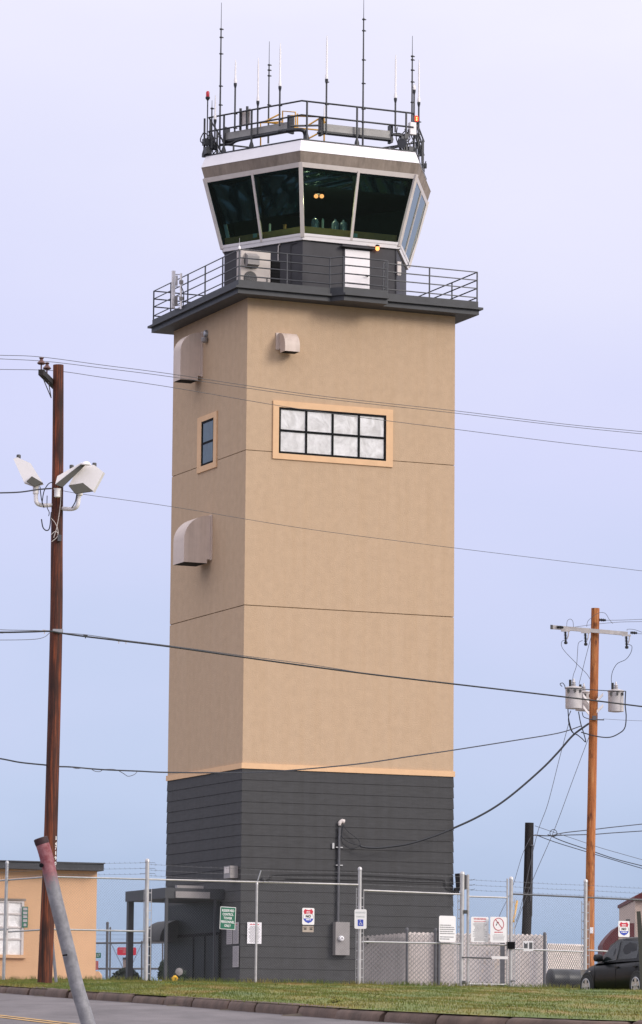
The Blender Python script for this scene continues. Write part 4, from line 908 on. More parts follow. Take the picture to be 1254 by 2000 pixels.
wire('uppermost thin overhead wire, passing over the porcelain insulator', [(-60, 693), (0, 694), (78, 697), (200, 713), (338, 731), (600, 770), (886, 802), (1100, 828), (1254, 843), (1400, 857)], 86, 100, .007)
wire('second thin overhead wire just below the uppermost one', [(-60, 699), (0, 701), (92, 706), (200, 719), (338, 736.5), (600, 774.5), (886, 806.5), (1100, 832), (1254, 847.5), (1400, 861)], 86, 100, .007)
wire('third thin overhead wire running from the top of the left pole', [(-60, 720), (0, 721.5), (105, 724), (200, 737), (338, 757), (600, 801), (886, 838), (1100, 865), (1254, 882), (1400, 898)], 87, 101, .007)
wire('black cable entering from the left to the flood lights', [(-60, 963), (0, 962.5), (40, 961), (75, 956), (100, 954)], 84, 87.7, .017, cable, 'service_cable', cat='cable')
wire('faint wire from the flood lights past the tower middle', [(112, 956), (160, 965), (338, 990), (600, 1033), (886, 1070), (1254, 1115), (1400, 1133)], 88, 100, .006)
wire('black telephone cable crossing the lower tan wall', [(-60, 1232), (0, 1235), (60, 1234), (97, 1233), (122, 1237), (165, 1243), (240, 1252), (330, 1263), (470, 1283), (600, 1301), (740, 1319), (886, 1336), (1100, 1361), (1254, 1380), (1400, 1398)], 84, 101, .020, cable, 'telephone_cable', cat='cable')
wire('thin messenger wire sagging beside the telephone cable', [(-60, 1226), (0, 1230), (86, 1232), (122, 1236), (170, 1240), (240, 1250), (330, 1261), (470, 1280), (600, 1297), (700, 1313)], 84, 95, .008, wireg, 'messenger_wire')
wire('slack loop of thin wire left of the left pole', [(-60, 1249), (0, 1250), (60, 1249), (85, 1245), (97, 1236)], 85, 87.8, .007, wireg, 'slack_wire')
for k, (x, y) in enumerate(((87, 1232), (167, 1241), (232, 1251), (246, 1252))):
    c = at(x, y, 88 + x * .012); mb = MB(); mb.box(frame(c, V((1, 0, -.12))), -.05, .05, -.015, .015, -.02, .02); mb.tube([c, c + V((0, 0, -.07))], .012, 5)
    tag(mb.build('cable_clamp', whitemetal if k != 1 else cable), ['white clamp on the wire just left of the left pole', 'dark splice on the telephone cable right of the left pole', 'left clamp of a close pair on the telephone cable', 'right clamp of a close pair on the telephone cable'][k], 'clamp')
wire('low black service cable running from the left across to the transformer pole', [(-60, 1474), (0, 1481.5), (40, 1489), (88, 1494), (114, 1497), (140, 1498), (200, 1503), (270, 1506), (330, 1508.5), (470, 1509), (560, 1505), (700, 1492), (800, 1477.5), (886, 1465), (1000, 1447), (1090, 1432), (1135, 1418)], 84, 131.5, .018, cable, 'service_cable', cat='cable')
wire('thin drooping loops under the low service cable', [(138, 1498), (150, 1501), (165, 1500), (176, 1501), (185, 1506), (195, 1507), (203, 1503), (225, 1503), (240, 1510), (250, 1516), (262, 1513), (268, 1507)], 89, 94, .008, wireg, 'slack_wire')
# right pole ------------------------------------------------------------
YR = 132.
rp = pole('utility_pole', 'orange brown wooden utility pole carrying transformers at the right', [(1163, 1188), (1160, 1350), (1158, 1450), (1156, 1560), (1153, 1700), (1152, 1860), (1152, 1950)], YR, (.140, .158), woodorange)
p0, p1 = at(1075, 1224.5, YR - .25), at(1226, 1238, YR - .25); mb = MB(); mb.box(frame(p0, p1 - p0), .08, (p1 - p0).length, -.05, .05, -.065, .065); ca = mb.build('crossarm', armgrey, rp)
mb = MB(); mb.box(frame(p0, p1 - p0), 0, .08, -.055, .055, -.07, .07); mb.build('arm_end_cap', acdark, ca)
for x, y, d in ((1094, 1225, 1), (1177, 1211, 1), (1238, 1236, 1)):
    c = at(x, y, YR - .3); mb = MB(); mb.lathe(c, V((d, 0, -.05)), [(.02, -.12), (.055, -.10), (.03, -.06), (.06, -.04), (.03, 0), (.06, .02), (.03, .06), (.05, .08), (.015, .12)], 12); mb.build('line_insulator', black, rp)
for x, y in ((1104, 1233), (1143, 1236), (1223, 1242)):
    c = at(x, y, YR - .35); mb = MB(); pr = [(.02, 0)]
    for k in range(6): pr += [(.028, .03 + k * .05), (.062, .045 + k * .05), (.03, .06 + k * .05)]
    pr += [(.035, .34), (.06, .36), (.06, .42), (.02, .44)]
    mb.lathe(c, V((.05, 0, -1)), pr, 12); ins = mb.build('cutout', black, rp)
    mb = MB(); mb.tube([c + V((.12, 0, .05)), c + V((.10, 0, -.16)), c + V((.06, 0, -.26))], .02, 6); mb.box(frame(c, V((1, 0, 0))), -.14, .16, -.03, .03, -.01, .04); mb.build('fuse_arm', armgrey, ins)
for k, (y0, y1) in enumerate(((1368, 1356), (1390, 1378))):
    mb = MB()
    for xa, xb in ((1155, 1137), (1166, 1178)):
        p, q = at(xa, y0, YR - .25), at(xb, y1 - (6 if xb < 1150 else 0), YR - .3)
        if xb < 1150: p, q = at(1139, y0 - 10, YR - .35), at(1150, y0 + 4, YR - .3)
        mb.box(frame(p, q - p), 0, (q - p).length, -.04, .04, -.05, .05)
    mb.build('transformer_bracket', white, rp)
mb = MB(); mb.tube([at(1150, 1405, YR - .2), at(1180, 1406, YR - .2)], .02, 6); mb.box(frame(at(1161, 1402, YR - .17), V((1, 0, 0))), -.07, .07, -.05, .02, -.07, .07); mb.build('wire_bracket', darkgalv, rp)
mb = MB(); mb.box(frame(at(1155.5, 1817, YR - .17), V((1, 0, 0))), -.055, .055, -.012, .0, -.10, .10); tagm = mb.build('pole_tag', signwhite, rp)
def transformer(x, y0, y1, wpx, Y, label, lug=1):
    top, bot = at(x, y0, Y), at(x, y1, Y); r = wpx / F * Y / 2; h_ = top.z - bot.z
    th = thing('pole_transformer', label, 'transformer', bot, 0, 'grey can transformers on the right pole')
    mb = MB(); mb.lathe(bot, V((0, 0, 1)), [(r * .5, 0), (r * .96, .02), (r * .96, h_ * .9), (r * 1.04, h_ * .905), (r * 1.04, h_ * .94), (r * .95, h_ * .97), (r * .4, h_ * 1.02)], 28); mb.build('tank', transf, th)
    mb = MB(); c = V((top.x, top.y - .05, top.z)); mb.lathe(c, V((0, 0, 1)), [(.05, 0), (.085, .02), (.05, .05), (.08, .08), (.045, .11), (.07, .14), (.03, .19), (.02, .26)], 12); mb.build('bushing', ceram if 0 else galvbright, th)
    mb = MB(); mb.tube([V((top.x - .12, top.y - .1, top.z)), V((top.x - .12, top.y - .1, top.z + .22))], .045, 8); mb.build('arrester', black, th)
    for k in (-.7, .1, .75): mb = MB(); c = V((top.x + r * k, top.y - r * math.sqrt(1 - k * k) - .03, top.z - .16)); mb.box(frame(c, V((1, 0, 0))), -.03, .03, -.03, .05, -.05, .05); mb.build('terminal', acdark, th)
    return th
transformer(1120.5, 1341, 1385, 34, YR - .9, 'grey can transformer left of the right pole')
transformer(1140, 1350, 1389, 34, YR + .75, 'grey can transformer mostly hidden behind the right pole')
transformer(1203, 1347, 1391, 32, YR - .2, 'grey can transformer right of the right pole')
for lab, pts, rr__ in (
  ('thin jumper from the leftmost cutout down behind the pole', [(1104, 1250), (1097, 1254), (1100, 1268), (1125, 1295), (1145, 1315), (1152, 1326)], .009),
  ('thin jumper from the middle cutout to the left transformer', [(1138, 1251), (1130, 1256), (1128, 1275), (1126, 1300), (1120, 1318), (1118, 1332)], .009),
  ('straight thin jumper beside the pole to the hidden transformer', [(1155, 1242), (1145, 1280), (1131, 1336)], .009),
  ('curving jumper from the right cutout to the right transformer', [(1225, 1258), (1234, 1262), (1232, 1275), (1222, 1288), (1206, 1296), (1197, 1310), (1194, 1325), (1195, 1336)], .010),
  ('small looped jumper over the left cutout', [(1107, 1224), (1108, 1213), (1114, 1209), (1119, 1214), (1120, 1225)], .008),
  ('jumper arching over the pole top', [(1146, 1224), (1148, 1214), (1156, 1206), (1170, 1197), (1182, 1198), (1190, 1210), (1197, 1218)], .008),
  ('thin jumper on the right end of the crossarm', [(1225, 1232), (1226, 1229), (1240, 1230), (1262, 1238)], .008)):
    wire(lab, pts, YR - .45, YR - .35, rr__, cable if rr__ > .0095 else wireg, 'jumper_wire', 8)
for lab, pts, rr__ in (
  ('heavy black lead looping from the right transformer under the pole', [(1222, 1350), (1221, 1375), (1223, 1400), (1220, 1422), (1208, 1433), (1190, 1440), (1165, 1438), (1135, 1430)], .02),
  ('black lead from the left transformer down to the splice', [(1108, 1347), (1109, 1380), (1111, 1405), (1116, 1425), (1122, 1434)], .018),
  ('second black lead from the left transformer down to the splice', [(1115, 1388), (1110, 1405), (1116, 1428), (1128, 1436)], .014),
  ('black lead from the hidden transformer to the splice', [(1130, 1390), (1134, 1412), (1140, 1432), (1144, 1449), (1136, 1442), (1126, 1434)], .018),
  ('short black lead curving toward the orange pole', [(1137, 1391), (1140, 1400), (1150, 1404)], .014)):
    wire(lab, pts, YR - .5, YR - .5, rr__, cable, 'transformer_lead', 8, 'cable')
mb = wire('', [(1098, 1341), (1094, 1336), (1099, 1334), (1103, 1339), (1106, 1344), (1130, 1345), (1138, 1343)], YR - 1.3, YR - 1.2, .014, build=False); w_ = wire('', [(1139, 1346), (1185, 1349), (1222, 1350)], YR - .4, YR - .5, .014, build=False); mb.add(w_.v, w_.f)
tag(mb.build('transformer_lead', cable, ang=60), 'black lead linking the tops of the transformers', 'cable')
wire('thick twisted service drop from transformer pole to tower weather head', [(704, 1652.5), (715, 1655), (735, 1656), (760, 1654), (800, 1647.5), (850, 1632), (890, 1615.5), (930, 1597), (970, 1574), (1010, 1544), (1060, 1500), (1090, 1469), (1118, 1437), (1140, 1420), (1150, 1413)], 129.25, YR - .3, .036, cable, 'service_drop', 6, 'cable')
for lab, pts, Y1_, rr__ in (
  ('thin line leaving the pole top toward the right edge', [(1183, 1211.5), (1215, 1211), (1254, 1209.5), (1320, 1207)], 150, .009),
  ('thin line from the crossarm rising to the right edge', [(1120, 1225), (1165, 1219), (1210, 1215), (1254, 1214), (1320, 1212)], 150, .009),
  ('thin line from the right insulator to the right edge', [(1243, 1237), (1254, 1238), (1320, 1242)], 150, .009),
  ('thin level line from the pole below the transformers', [(1178, 1404), (1210, 1406), (1254, 1408), (1320, 1411)], 150, .007),
  ('slim guy wire from the left transformer down to the black pole', [(1112, 1408), (1093, 1480), (1070, 1570), (1048, 1633), (1020, 1760), (1008, 1800)], 139, .010),
  ('guy wire from the orange pole down past the black pole', [(1150, 1440), (1120, 1520), (1083, 1620), (1040, 1720), (1005, 1815)], 139, .010),
  ('faint cable dropping left from the black pole', [(1036, 1636), (1020, 1670), (1000, 1735), (975, 1790), (962, 1830)], 136, .009)):
    wire(lab, pts, YR - .2, Y1_ if Y1_ not in (139, 136) else 131, rr__, wireg, 'guy_wire' if 'guy' in lab else 'power_line')
# black stub pole
YB = 133.
bp_ = pole('utility_pole', 'short black weathered pole without crossarm between the gate and the orange pole', [(1034, 1607), (1032, 1700), (1029, 1800), (1025, 1900), (1024, 1950)], YB, (.148, .172), woodblack)
mb = MB(); mb.tube([at(1039, 1652, YB - .16), at(1036.5, 1760, YB - .18)], .02, 6); mb.lathe(at(1039, 1652, YB - .16), V((0, 0, 1)), [(.05, -.03), (.07, 0), (.05, .04)], 10); mb.tube([at(1041, 1655, YB - .15), at(1039, 1790, YB - .15)], .012, 6); mb.build('ground_wire', darkgalv, bp_)
mb = MB(); mb.tube([at(1040, 1631, YB), at(1049, 1632, YB - .1)], .02, 6); mb.build('guy_hook', galv, bp_)
for lab, pts, r_ in (
  ('upper of two black cables rising right from the cable junction', [(1048, 1631), (1075, 1632), (1105, 1626), (1160, 1620), (1193, 1616), (1254, 1609.5), (1330, 1601)], .017),
  ('lower of two black cables rising right from the cable junction', [(1048, 1632), (1075, 1632.5), (1105, 1631), (1160, 1629.5), (1193, 1627), (1254, 1623), (1330, 1618)], .017),
  ('black cable falling right from the cable junction, lower one', [(1045, 1630), (1085, 1645), (1150, 1665), (1200, 1680), (1254, 1696), (1330, 1716)], .014),
  ('black cable falling right from the cable junction, upper one', [(1070, 1630), (1100, 1643), (1150, 1660), (1200, 1677), (1254, 1691), (1330, 1711)], .016),
  ('thin grey cable falling right from the cable junction', [(1045, 1613), (1080, 1625), (1120, 1638), (1170, 1655), (1215, 1668), (1254, 1679), (1330, 1700)], .009)):
    wire(lab, pts, YB, 138 if 'falling' in lab else 150, r_, cable if r_ > .01 else wireg, 'junction_cable', cat='cable')
c = at(1081, 1627, YB + .5); mb = MB(); mb.tube([c + V((.12 * math.cos(t), 0, .12 * math.sin(t))) for t in [k * math.pi / 8 for k in range(17)]], .012, 5); tag(mb.build('cable_coil', cable, ang=60), 'small ring of coiled cable at the cable junction', 'cable')
# yellow guy guards and guy anchor rod
for lab, pts, m_, r_ in (('yellow guy wire guard behind the gate, upper part near the post', [(1010, 1760), (1003, 1800)], yellow, .035), ('faint thin yellow guy guard seen low through the gate', [(957, 1840), (938, 1915)], yellow, .016), ('yellow guy guard low behind the gate with black lower end', [(984, 1845), (967, 1893)], yellow, .05)):
    wire(lab, pts, 125, 122, r_, m_, 'guy_guard', cat='guy guard')
wire('black anchor rod below the yellow guy guard', [(967, 1893), (961, 1935)], 122, 121.5, .03, black, 'anchor_rod', cat='rod')
wire('thin black stay running down from the black pole base', [(1031, 1903), (1056, 1938)], 134, 130, .02, black, 'anchor_rod', cat='rod')
# ---------------------------------------------------------------- leaning bollard pipe
YBp = 25.
pts = [(81, 1643), (90, 1672), (101, 1722), (111, 1765), (132, 1850), (150, 1925), (170, 1992), (196, 2095), (222, 2240)]
P = [at(x, y, YBp) for x, y in pts]; th = thing('leaning_pipe_post', 'bent grey steel pipe post with faded red paint on its top', 'post', P[-1])
mb = MB(); C_ = curve(P, 5); rs = [lerp(.0432, .046, i / (len(C_) - 1)) for i in range(len(C_))]; mb.tube(C_[::-1], rs[::-1], 20); sh = mb.build('pipe', steelpipe, th, ang=50)
mb = MB(); d_ = (P[0] - P[1]).normalized(); mb.lathe(P[0] - d_ * .01, d_, [(.044, -.012), (.046, 0), (.046, .028), (.040, .032), (.040, .01), (.001, .008)], 22); mb.build('dark_rim', mat('rust_rim', (.035, .012, .014), .7, var=.3, scale=30), th)
def pipefront(x, y): return at(x, y, YBp - .043)
mb = MB(); mb.lathe(pipefront(81, 1690) + V((0, .01, 0)), V((-.3, -1, 0)), [(.014, 0), (.014, .006)], 10); mb.build('bolt_hole', frameblack, th)
mb = MB(); c = pipefront(131, 1867); mb.lathe(c + V((0, .012, 0)), V((-.2, -1, 0)), [(.02, 0), (.018, .004), (.006, .008)], 12); mb.build('red_paint_spot', mat('red_spot', (.40, .02, .03), .6), th)
mb = MB(); mb.tube([pipefront(131, 1865) + V((0, .0, 0)), pipefront(126, 1866) + V((-.01, -.02, 0))], .005, 6); mb.build('bolt', frameblack, th)
# ---------------------------------------------------------------- fences
def chain(mb, A, Bq, z0, z1, pitch=.068, r=.0014):
    A = V((A.x, A.y, 0)); Bq = V((Bq.x, Bq.y, 0)); L_ = (Bq - A).length; d = (Bq - A).normalized(); nn = V((-d.y, d.x, 0)); h = z1 - z0
    k = -int(h / pitch) - 1
    while k * pitch < L_:
        x0 = k * pitch
        for sgn in (1, -1):
            if sgn == 1: xs_, zs_, xe, ze = x0, 0., x0 + h, h
            else: xs_, zs_, xe, ze = x0, h, x0 + h, 0.
            ta = max(0, (0 - xs_) / h); tb = min(1, (L_ - xs_) / h)
            if tb > ta:
                p = A + d * lerp(xs_, xe, ta) + V((0, 0, z0 + lerp(zs_, ze, ta))); q = A + d * lerp(xs_, xe, tb) + V((0, 0, z0 + lerp(zs_, ze, tb)))
                t = (q - p).normalized(); u = t.cross(nn); o = nn * (.003 * sgn)
                P = [p + o + u * r, p + o - u * r * .5 + nn * r, p + o - u * r * .5 - nn * r, q + o + u * r, q + o - u * r * .5 + nn * r, q + o - u * r * .5 - nn * r]
                mb.add(P, [(0, 1, 4, 3), (1, 2, 5, 4), (2, 0, 3, 5)])
        k += 1
def barb(mb, p, q, n=0):
    L_ = (q - p).length; m_ = (p + q) / 2 - V((0, 0, L_ * .006)); mb.tube([p, m_, q], .004, 4)
    k = .1
    while k < L_:
        c = lerp(p, q, k / L_); mb.tube([c + V((-.012, 0, .022)), c + V((.012, 0, -.022))], .003, 3); k += .13
def fpost(par, px0, y0, px1, Y, r, m=galvbright, cap=True, z=YG - .1, name='post'):
    p1 = at(px0, y0, Y); p0 = V((planx(px1, Y), Y, z)); mb = MB(); mb.tube([p0, p1], r, 12)
    if cap: mb.lathe(p1, p1 - p0, [(r * 1.15, -.03), (r * 1.15, .01), (r * .8, .04), (.004, .055)], 12)
    return mb.build(name, m, par)
def tension(par, px, y0, Y, side, zb=YG + .03):
    x = planx(px + side * 7.2, Y); zt = at(px, y0, Y).z; mb = MB(); mb.box(lambda a, b, c: V((x + a, Y + b, c)), -.009, .009, -.004, .004, zb, zt)
    z_ = zb + .15
    while z_ < zt: mb.box(lambda a, b, c: V((x + a, Y + b, c)), min(0, -side * .09), max(0, -side * .09), -.006, .006, z_ - .012, z_ + .012); z_ += .22
    mb.build('tension_bar', galvbright, par)
def rail(par, a, b, r=.021, m=galv, name='top_rail'):
    mb = MB(); mb.tube([a, b], r, 8); return mb.build(name, m, par)
def fp(px, Y, z): return V((planx(px, Y), Y, z))
fl = thing('chain_link_fence', 'galvanised chain link fence from the left edge to the handicap sign post', 'fence', fp(285, 97, YG))
for (xa, Ya, za), (xb, Yb_, zb_) in zip(FN, FN[1:]):
    mb = MB(); chain(mb, fp(xa, Ya, 0), fp(xb, Yb_, 0), YG + .02, za); mb.build('chain_link', wiremesh, fl, smooth=False, recalc=False)
    rail(fl, fp(xa, Ya, za), fp(xb, Yb_, zb_), .021, galv if xa < 285 else galvbright)
for (xa, Ya), (xb, Yb_) in (((15, 98.2), (95, 96.3)), ((95, 96.3), (285, 97)), ((-60, 100), (15, 98.2))):
    rail(fl, fp(xa, Ya, at(xa, 1820 if xa < 50 else 1815, Ya).z), fp(xb, Yb_, at(xb, 1815 if xb < 200 else 1819, Yb_).z), .021, galv, 'middle_rail')
fpost(fl, 14, 1685, 7, 98.2, .040, galv); fpost(fl, 95, 1700, 94, 96.3, .04, galv); fpost(fl, 288, 1681, 285, 97, .052); fpost(fl, 502, 1726, 499.5, 98, .030); fpost(fl, 703, 1697, 701.5, 99, .048)
tension(fl, 286.5, 1736, 97, -1); tension(fl, 286.5, 1736, 97, 1); tension(fl, 702.3, 1734, 99, -1); tension(fl, 702.3, 1741, 99, 1)
mb = MB()
for dy in (0, 11, 22):
    for (xa, Ya, ya), (xb, Yb_, yb) in (((14, 98.2, 1692), (95, 96.3, 1686)), ((95, 96.3, 1686), (288, 97, 1685)), ((-60, 100, 1697), (14, 98.2, 1692)), ((288, 97, 1688), (508, 98, 1698)), ((508, 98, 1700), (702, 99, 1704))): barb(mb, at(xa, ya + dy, Ya), at(xb, yb + dy, Yb_))
for y in (1685, 1696, 1706):
    mb.tube([at(273, y, 97), at(303, y, 97), at(303, y + 6, 97)], .006, 4)
mb.build('barbed_wire', darkgalv, fl, smooth=False)
mb = MB(); mb.tube([at(501, 1728, 98), at(510, 1700, 98)], .016, 6); mb.build('barb_arm', galv, fl)
fr2 = thing('chain_link_fence', 'galvanised chain link fence between the handicap sign post and the gate', 'fence', fp(800, 99.8, YG))
a, b = fp(702, 99, 4.33), fp(900, 100.362, 4.31)
mb = MB(); chain(mb, a, b, YG + .02, 4.33); mb.build('chain_link', wiremesh, fr2, smooth=False, recalc=False); rail(fr2, at(710, 1739, 99.038), at(899, 1746.5, 100.362), .021, galvbright)
rail(fr2, at(707, 1839.5, 99.038), at(899, 1843, 100.362), .021, galv, 'middle_rail')
fpost(fr2, 903, 1706, 901, 100.400, .058); tension(fr2, 901, 1747, 100.400, -1)
mb = MB(); 
for y0, y1 in ((1705, 1712), (1716, 1724), (1727, 1734)): barb(mb, at(708, y0, 99.038), at(902, y1, 100.400))
mb.build('barbed_wire', darkgalv, fr2, smooth=False)
fr3 = thing('chain_link_fence', 'galvanised chain link fence right of the gate, behind the black car', 'fence', fp(1143, 101.600, YG))
for (xa, Ya, za), (xb, Yb_, zb_) in zip(FR[2:], FR[3:]):
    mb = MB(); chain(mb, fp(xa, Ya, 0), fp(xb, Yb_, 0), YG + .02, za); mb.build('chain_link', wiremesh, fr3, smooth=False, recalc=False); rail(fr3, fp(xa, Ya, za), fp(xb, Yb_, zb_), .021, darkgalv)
rail(fr3, at(1003, 1853.5, 100.844), at(1138, 1859, 101.556), .021, galv, 'middle_rail'); rail(fr3, at(1148, 1856, 101.645), at(1260, 1862, 102.187), .021, galv, 'middle_rail')
fpost(fr3, 998.5, 1716, 997, 100.800, .05); fpost(fr3, 1144, 1721, 1142.5, 101.600, .05); tension(fr3, 1143.5, 1760, 101.600, 1); tension(fr3, 1143.5, 1760, 101.600, -1); tension(fr3, 998, 1754, 100.800, 1)
mb = MB()
for dy in (0, 10, 20): barb(mb, at(1000, 1722 + dy, 100.800), at(1143, 1729 + dy, 101.600)); barb(mb, at(1143, 1729 + dy, 101.600), at(1320, 1737 + dy, 102.548))
mb.build('barbed_wire', darkgalv, fr3, smooth=False)
# gate
gt = thing('chain_link_gate', 'narrow chain link gate with a latch bar and two white notices', 'gate', fp(915, 100.489, YG))
GA_, GB = fp(913.5, 100.467, 0), fp(990.5, 100.756, 0)
mb = MB(); zt = at(950, 1751.5, 100.533).z; mb.tube([GA_ + V((0, 0, YG + .03)), V((GA_.x, GA_.y, at(912, 1708, 100.444).z))], .036, 10); mb.tube([GB + V((0, 0, YG + .03)), V((GB.x, GB.y, at(991, 1716, 100.756).z))], .022, 10)
mb.tube([GA_ + V((0, 0, zt)), GB + V((0, 0, zt - .01))], .021, 8); mb.tube([GA_ + V((0, 0, YG + .06)), GB + V((0, 0, YG + .06))], .021, 8)
zm = at(950, 1845, 100.578).z; mb.tube([GA_ + V((0, 0, zm)), GB + V((0, 0, zm))], .021, 8); mb.build('gate_frame', galvbright, gt)
mb = MB(); chain(mb, GA_, GB, YG + .06, zt); mb.build('chain_link', wiremesh, gt, smooth=False, recalc=False)
mb = MB()
for y0, y1 in ((1718, 1722), (1728, 1732), (1738, 1742)): barb(mb, at(914, y0, 100.467), at(990, y1, 100.756))
for y in (1719, 1729, 1738): mb.tube([at(914, y, 100.467), at(921, y, 100.467), at(928, y - 2, 100.467)], .007, 4)
mb.build('barbed_wire', darkgalv, gt, smooth=False)
mb = MB()
for x, y in ((909, 1781), (906, 1919)): mb.box(frame(at(x, y, 100.400), V((1, 0, 0))), -.045, .05, -.07, .06, -.045, .045)
mb.build('hinge', acdark, gt)
mb = MB(); mb.tube([at(902, 1870, 100.343), at(916, 1870, 100.343), at(960, 1871.5, 100.489)], .018, 8); mb.box(frame(at(942, 1871.5, 100.489), V((1, 0, -.01))), -.3, .22, -.02, .02, -.014, .012); lb = mb.build('latch_bar', darkgalv, gt)
mb = MB(); mb.box(frame(at(976, 1870.5, 100.578), V((1, 0, -.01))), -.21, .21, -.03, .03, -.035, .035); mb.build('latch_sleeve', white, lb)
mb = MB(); c = at(998, 1846.5, 100.756); mb.box(frame(c, V((1, 0, 0))), -.09, .10, -.09, .02, -.09, .09); mb.build('lock_box', frameblack, gt)
mb = MB(); mb.box(frame(at(1001, 1916, 100.756), V((1, 0, 0))), -.05, .06, -.05, .02, -.012, .012); mb.build('drop_latch', acdark, gt)
# camera housing beside the gate post? (dark housing clamped to the post top)
# ---------------------------------------------------------------- inner slatted fence behind
YI = 113.
def slatfence(label, xa, xb, ya, yb, m_, posts, Y=YI, YB_=None, pm=darkgalv):
    Yb_ = YB_ or Y; A = fp(xa, Y, 0); Bq = fp(xb, Yb_, 0); za, zb_ = at(xa, ya, Y).z, at(xb, yb, Yb_).z
    th = thing('slatted_fence', label, 'fence', V((A.x, A.y, YG))); L_ = (Bq - A).length; Fn = frame(A, Bq - A)
    mb = MB(); x = 0; k = 0
    while x < L_:
        zt = lerp(za, zb_, x / L_) + (.012 if k % 2 else -.012); mb.box(Fn, x, min(x + .058, L_), -.004, .004, YG + .02, zt); x += .062; k += 1
    mb.build('slat_panel', m_, th, smooth=False)
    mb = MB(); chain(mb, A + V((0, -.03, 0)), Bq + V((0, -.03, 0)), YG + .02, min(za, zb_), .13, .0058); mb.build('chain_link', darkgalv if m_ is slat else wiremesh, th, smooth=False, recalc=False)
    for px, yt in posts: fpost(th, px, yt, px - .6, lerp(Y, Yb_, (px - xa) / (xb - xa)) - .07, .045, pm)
    return th
slatfence('pale slatted inner fence seen between the tower and the gate', 795, 1068, 1821, 1826, slat, [(795, 1815), (851, 1816), (858, 1817)])
slatfence('pale slatted inner fence panel behind the black tank', 1069, 1146, 1843, 1845, slat, [(1064, 1824)], YI, 115)
mb_ = slatfence('grey screened gate leaf beside the handicap sign post', 704, 792, 1829, 1822, screen, [], YI - 1)
mb = MB(); c = at(722, 1836, YI - 1.15); mb.box(frame(c, V((1, 0, 0))), -.1, .14, -.02, .0, -.06, .06); mb.build('latch_plate', tangrey, mb_)
mb = MB(); mb.box(frame(at(718, 1834, YI - 1.2), V((1, 0, 0))), -.03, .03, -.03, .0, -.03, .03); mb.box(frame(at(718, 1842, YI - 1.2), V((1, 0, 0))), -.03, .03, -.03, .0, -.03, .03); mb.build('bolt', black, mb_)
for px, lab in ((981, 'dark grey post standing behind the gate notices'),):
    mb = MB(); mb.box(frame(fp(px, YI - .3, YG), V((1, 0, 0))), -.06, .07, -.05, .05, 0, at(px, 1842, YI).z - YG); tag(mb.build('fence_post', darkgalv), lab, 'post')
# ---------------------------------------------------------------- signs
def sign_frame(x0, y0, x1, y1, Y, d=(1, .02, 0), rot=0):
    c = at((x0 + x1) / 2, (y0 + y1) / 2, Y); d = V(d).normalized(); w_ = (x1 - x0) / F * Y / d.x; h_ = (y1 - y0) / F * Y
    a = d * math.cos(rot) + V((0, 0, 1)) * math.sin(rot); cc = V((0, 0, 1)) * math.cos(rot) - d * math.sin(rot)
    return frame(c, a, cc.cross(a), cc), w_, h_, c
def rrect(w_, h_, r, n=5):
    P = []
    for cx, cz, a0 in ((w_ / 2 - r, h_ / 2 - r, 0), (-w_ / 2 + r, h_ / 2 - r, 90), (-w_ / 2 + r, -h_ / 2 + r, 180), (w_ / 2 - r, -h_ / 2 + r, 270)):
        for k in range(n + 1): t = R(a0 + 90 * k / n); P.append((cx + r * math.cos(t), cz + r * math.sin(t)))
    return P
def plate(Fn, w_, h_, r=.03, m=signwhite, name='plate', par=None, y=0):
    mb = MB(); P = rrect(w_, h_, r); mb.prism([Fn(a, y, c) for a, c in P], Fn(0, .004, 0) - Fn(0, 0, 0)); return mb.build(name, m, par, smooth=False)
def flat(mb, Fn, P, y=-.003): mb.prism([Fn(a, y, c) for a, c in P], Fn(0, .001, 0) - Fn(0, 0, 0))
def rows(mb, Fn, w_, z0, z1, n, hh, rg, align='c', y=-.003):
    for k in range(n):
        z_ = lerp(z1, z0, k / max(n - 1, 1)); lw = w_ * rg.uniform(.62, .98); x = -lw / 2 if align == 'c' else -w_ / 2
        end = x + lw
        while x < end:
            ww = min(rg.uniform(.5, 2.2) * hh * 1.5, end - x); flat(mb, Fn, [(x, z_ - hh / 2), (x + ww, z_ - hh / 2), (x + ww, z_ + hh / 2), (x, z_ + hh / 2)], y); x += ww + hh * .45
rg = random.Random(3)
def sign(label, box, Y, group=None, d=(1, .035, 0), rot=0, cat='sign', name='sign'):
    Fn, w_, h_, c = sign_frame(*box, Y, d, rot); th = thing(name, label, cat, c, 0, group); return Fn, w_, h_, th
# green reserved sign
Fn, w_, h_, th = sign('green sign reading RESERVED CONTROL TOWER PERSONNEL ONLY', (430, 1771.5, 460, 1815), 97.55, d=(1, .36, 0), rot=-.035)
plate(Fn, w_, h_, .015, signwhite, 'plate', th); plate(Fn, w_ * .93, h_ * .95, .012, green, 'green_face', th, y=-.005)
mb = MB()
for k, (t, ww) in enumerate((('RESERVED', .78), ('CONTROL', .70), ('TOWER', .54), ('PERSONNEL', .86), ('ONLY', .42))): text_into(mb, t, Fn, w=w_ * ww, h=h_ * .115, cz=h_ * (.335 - .168 * k), y=-.007, bold=.02)
mb.build('lettering', signwhite, th, smooth=False)
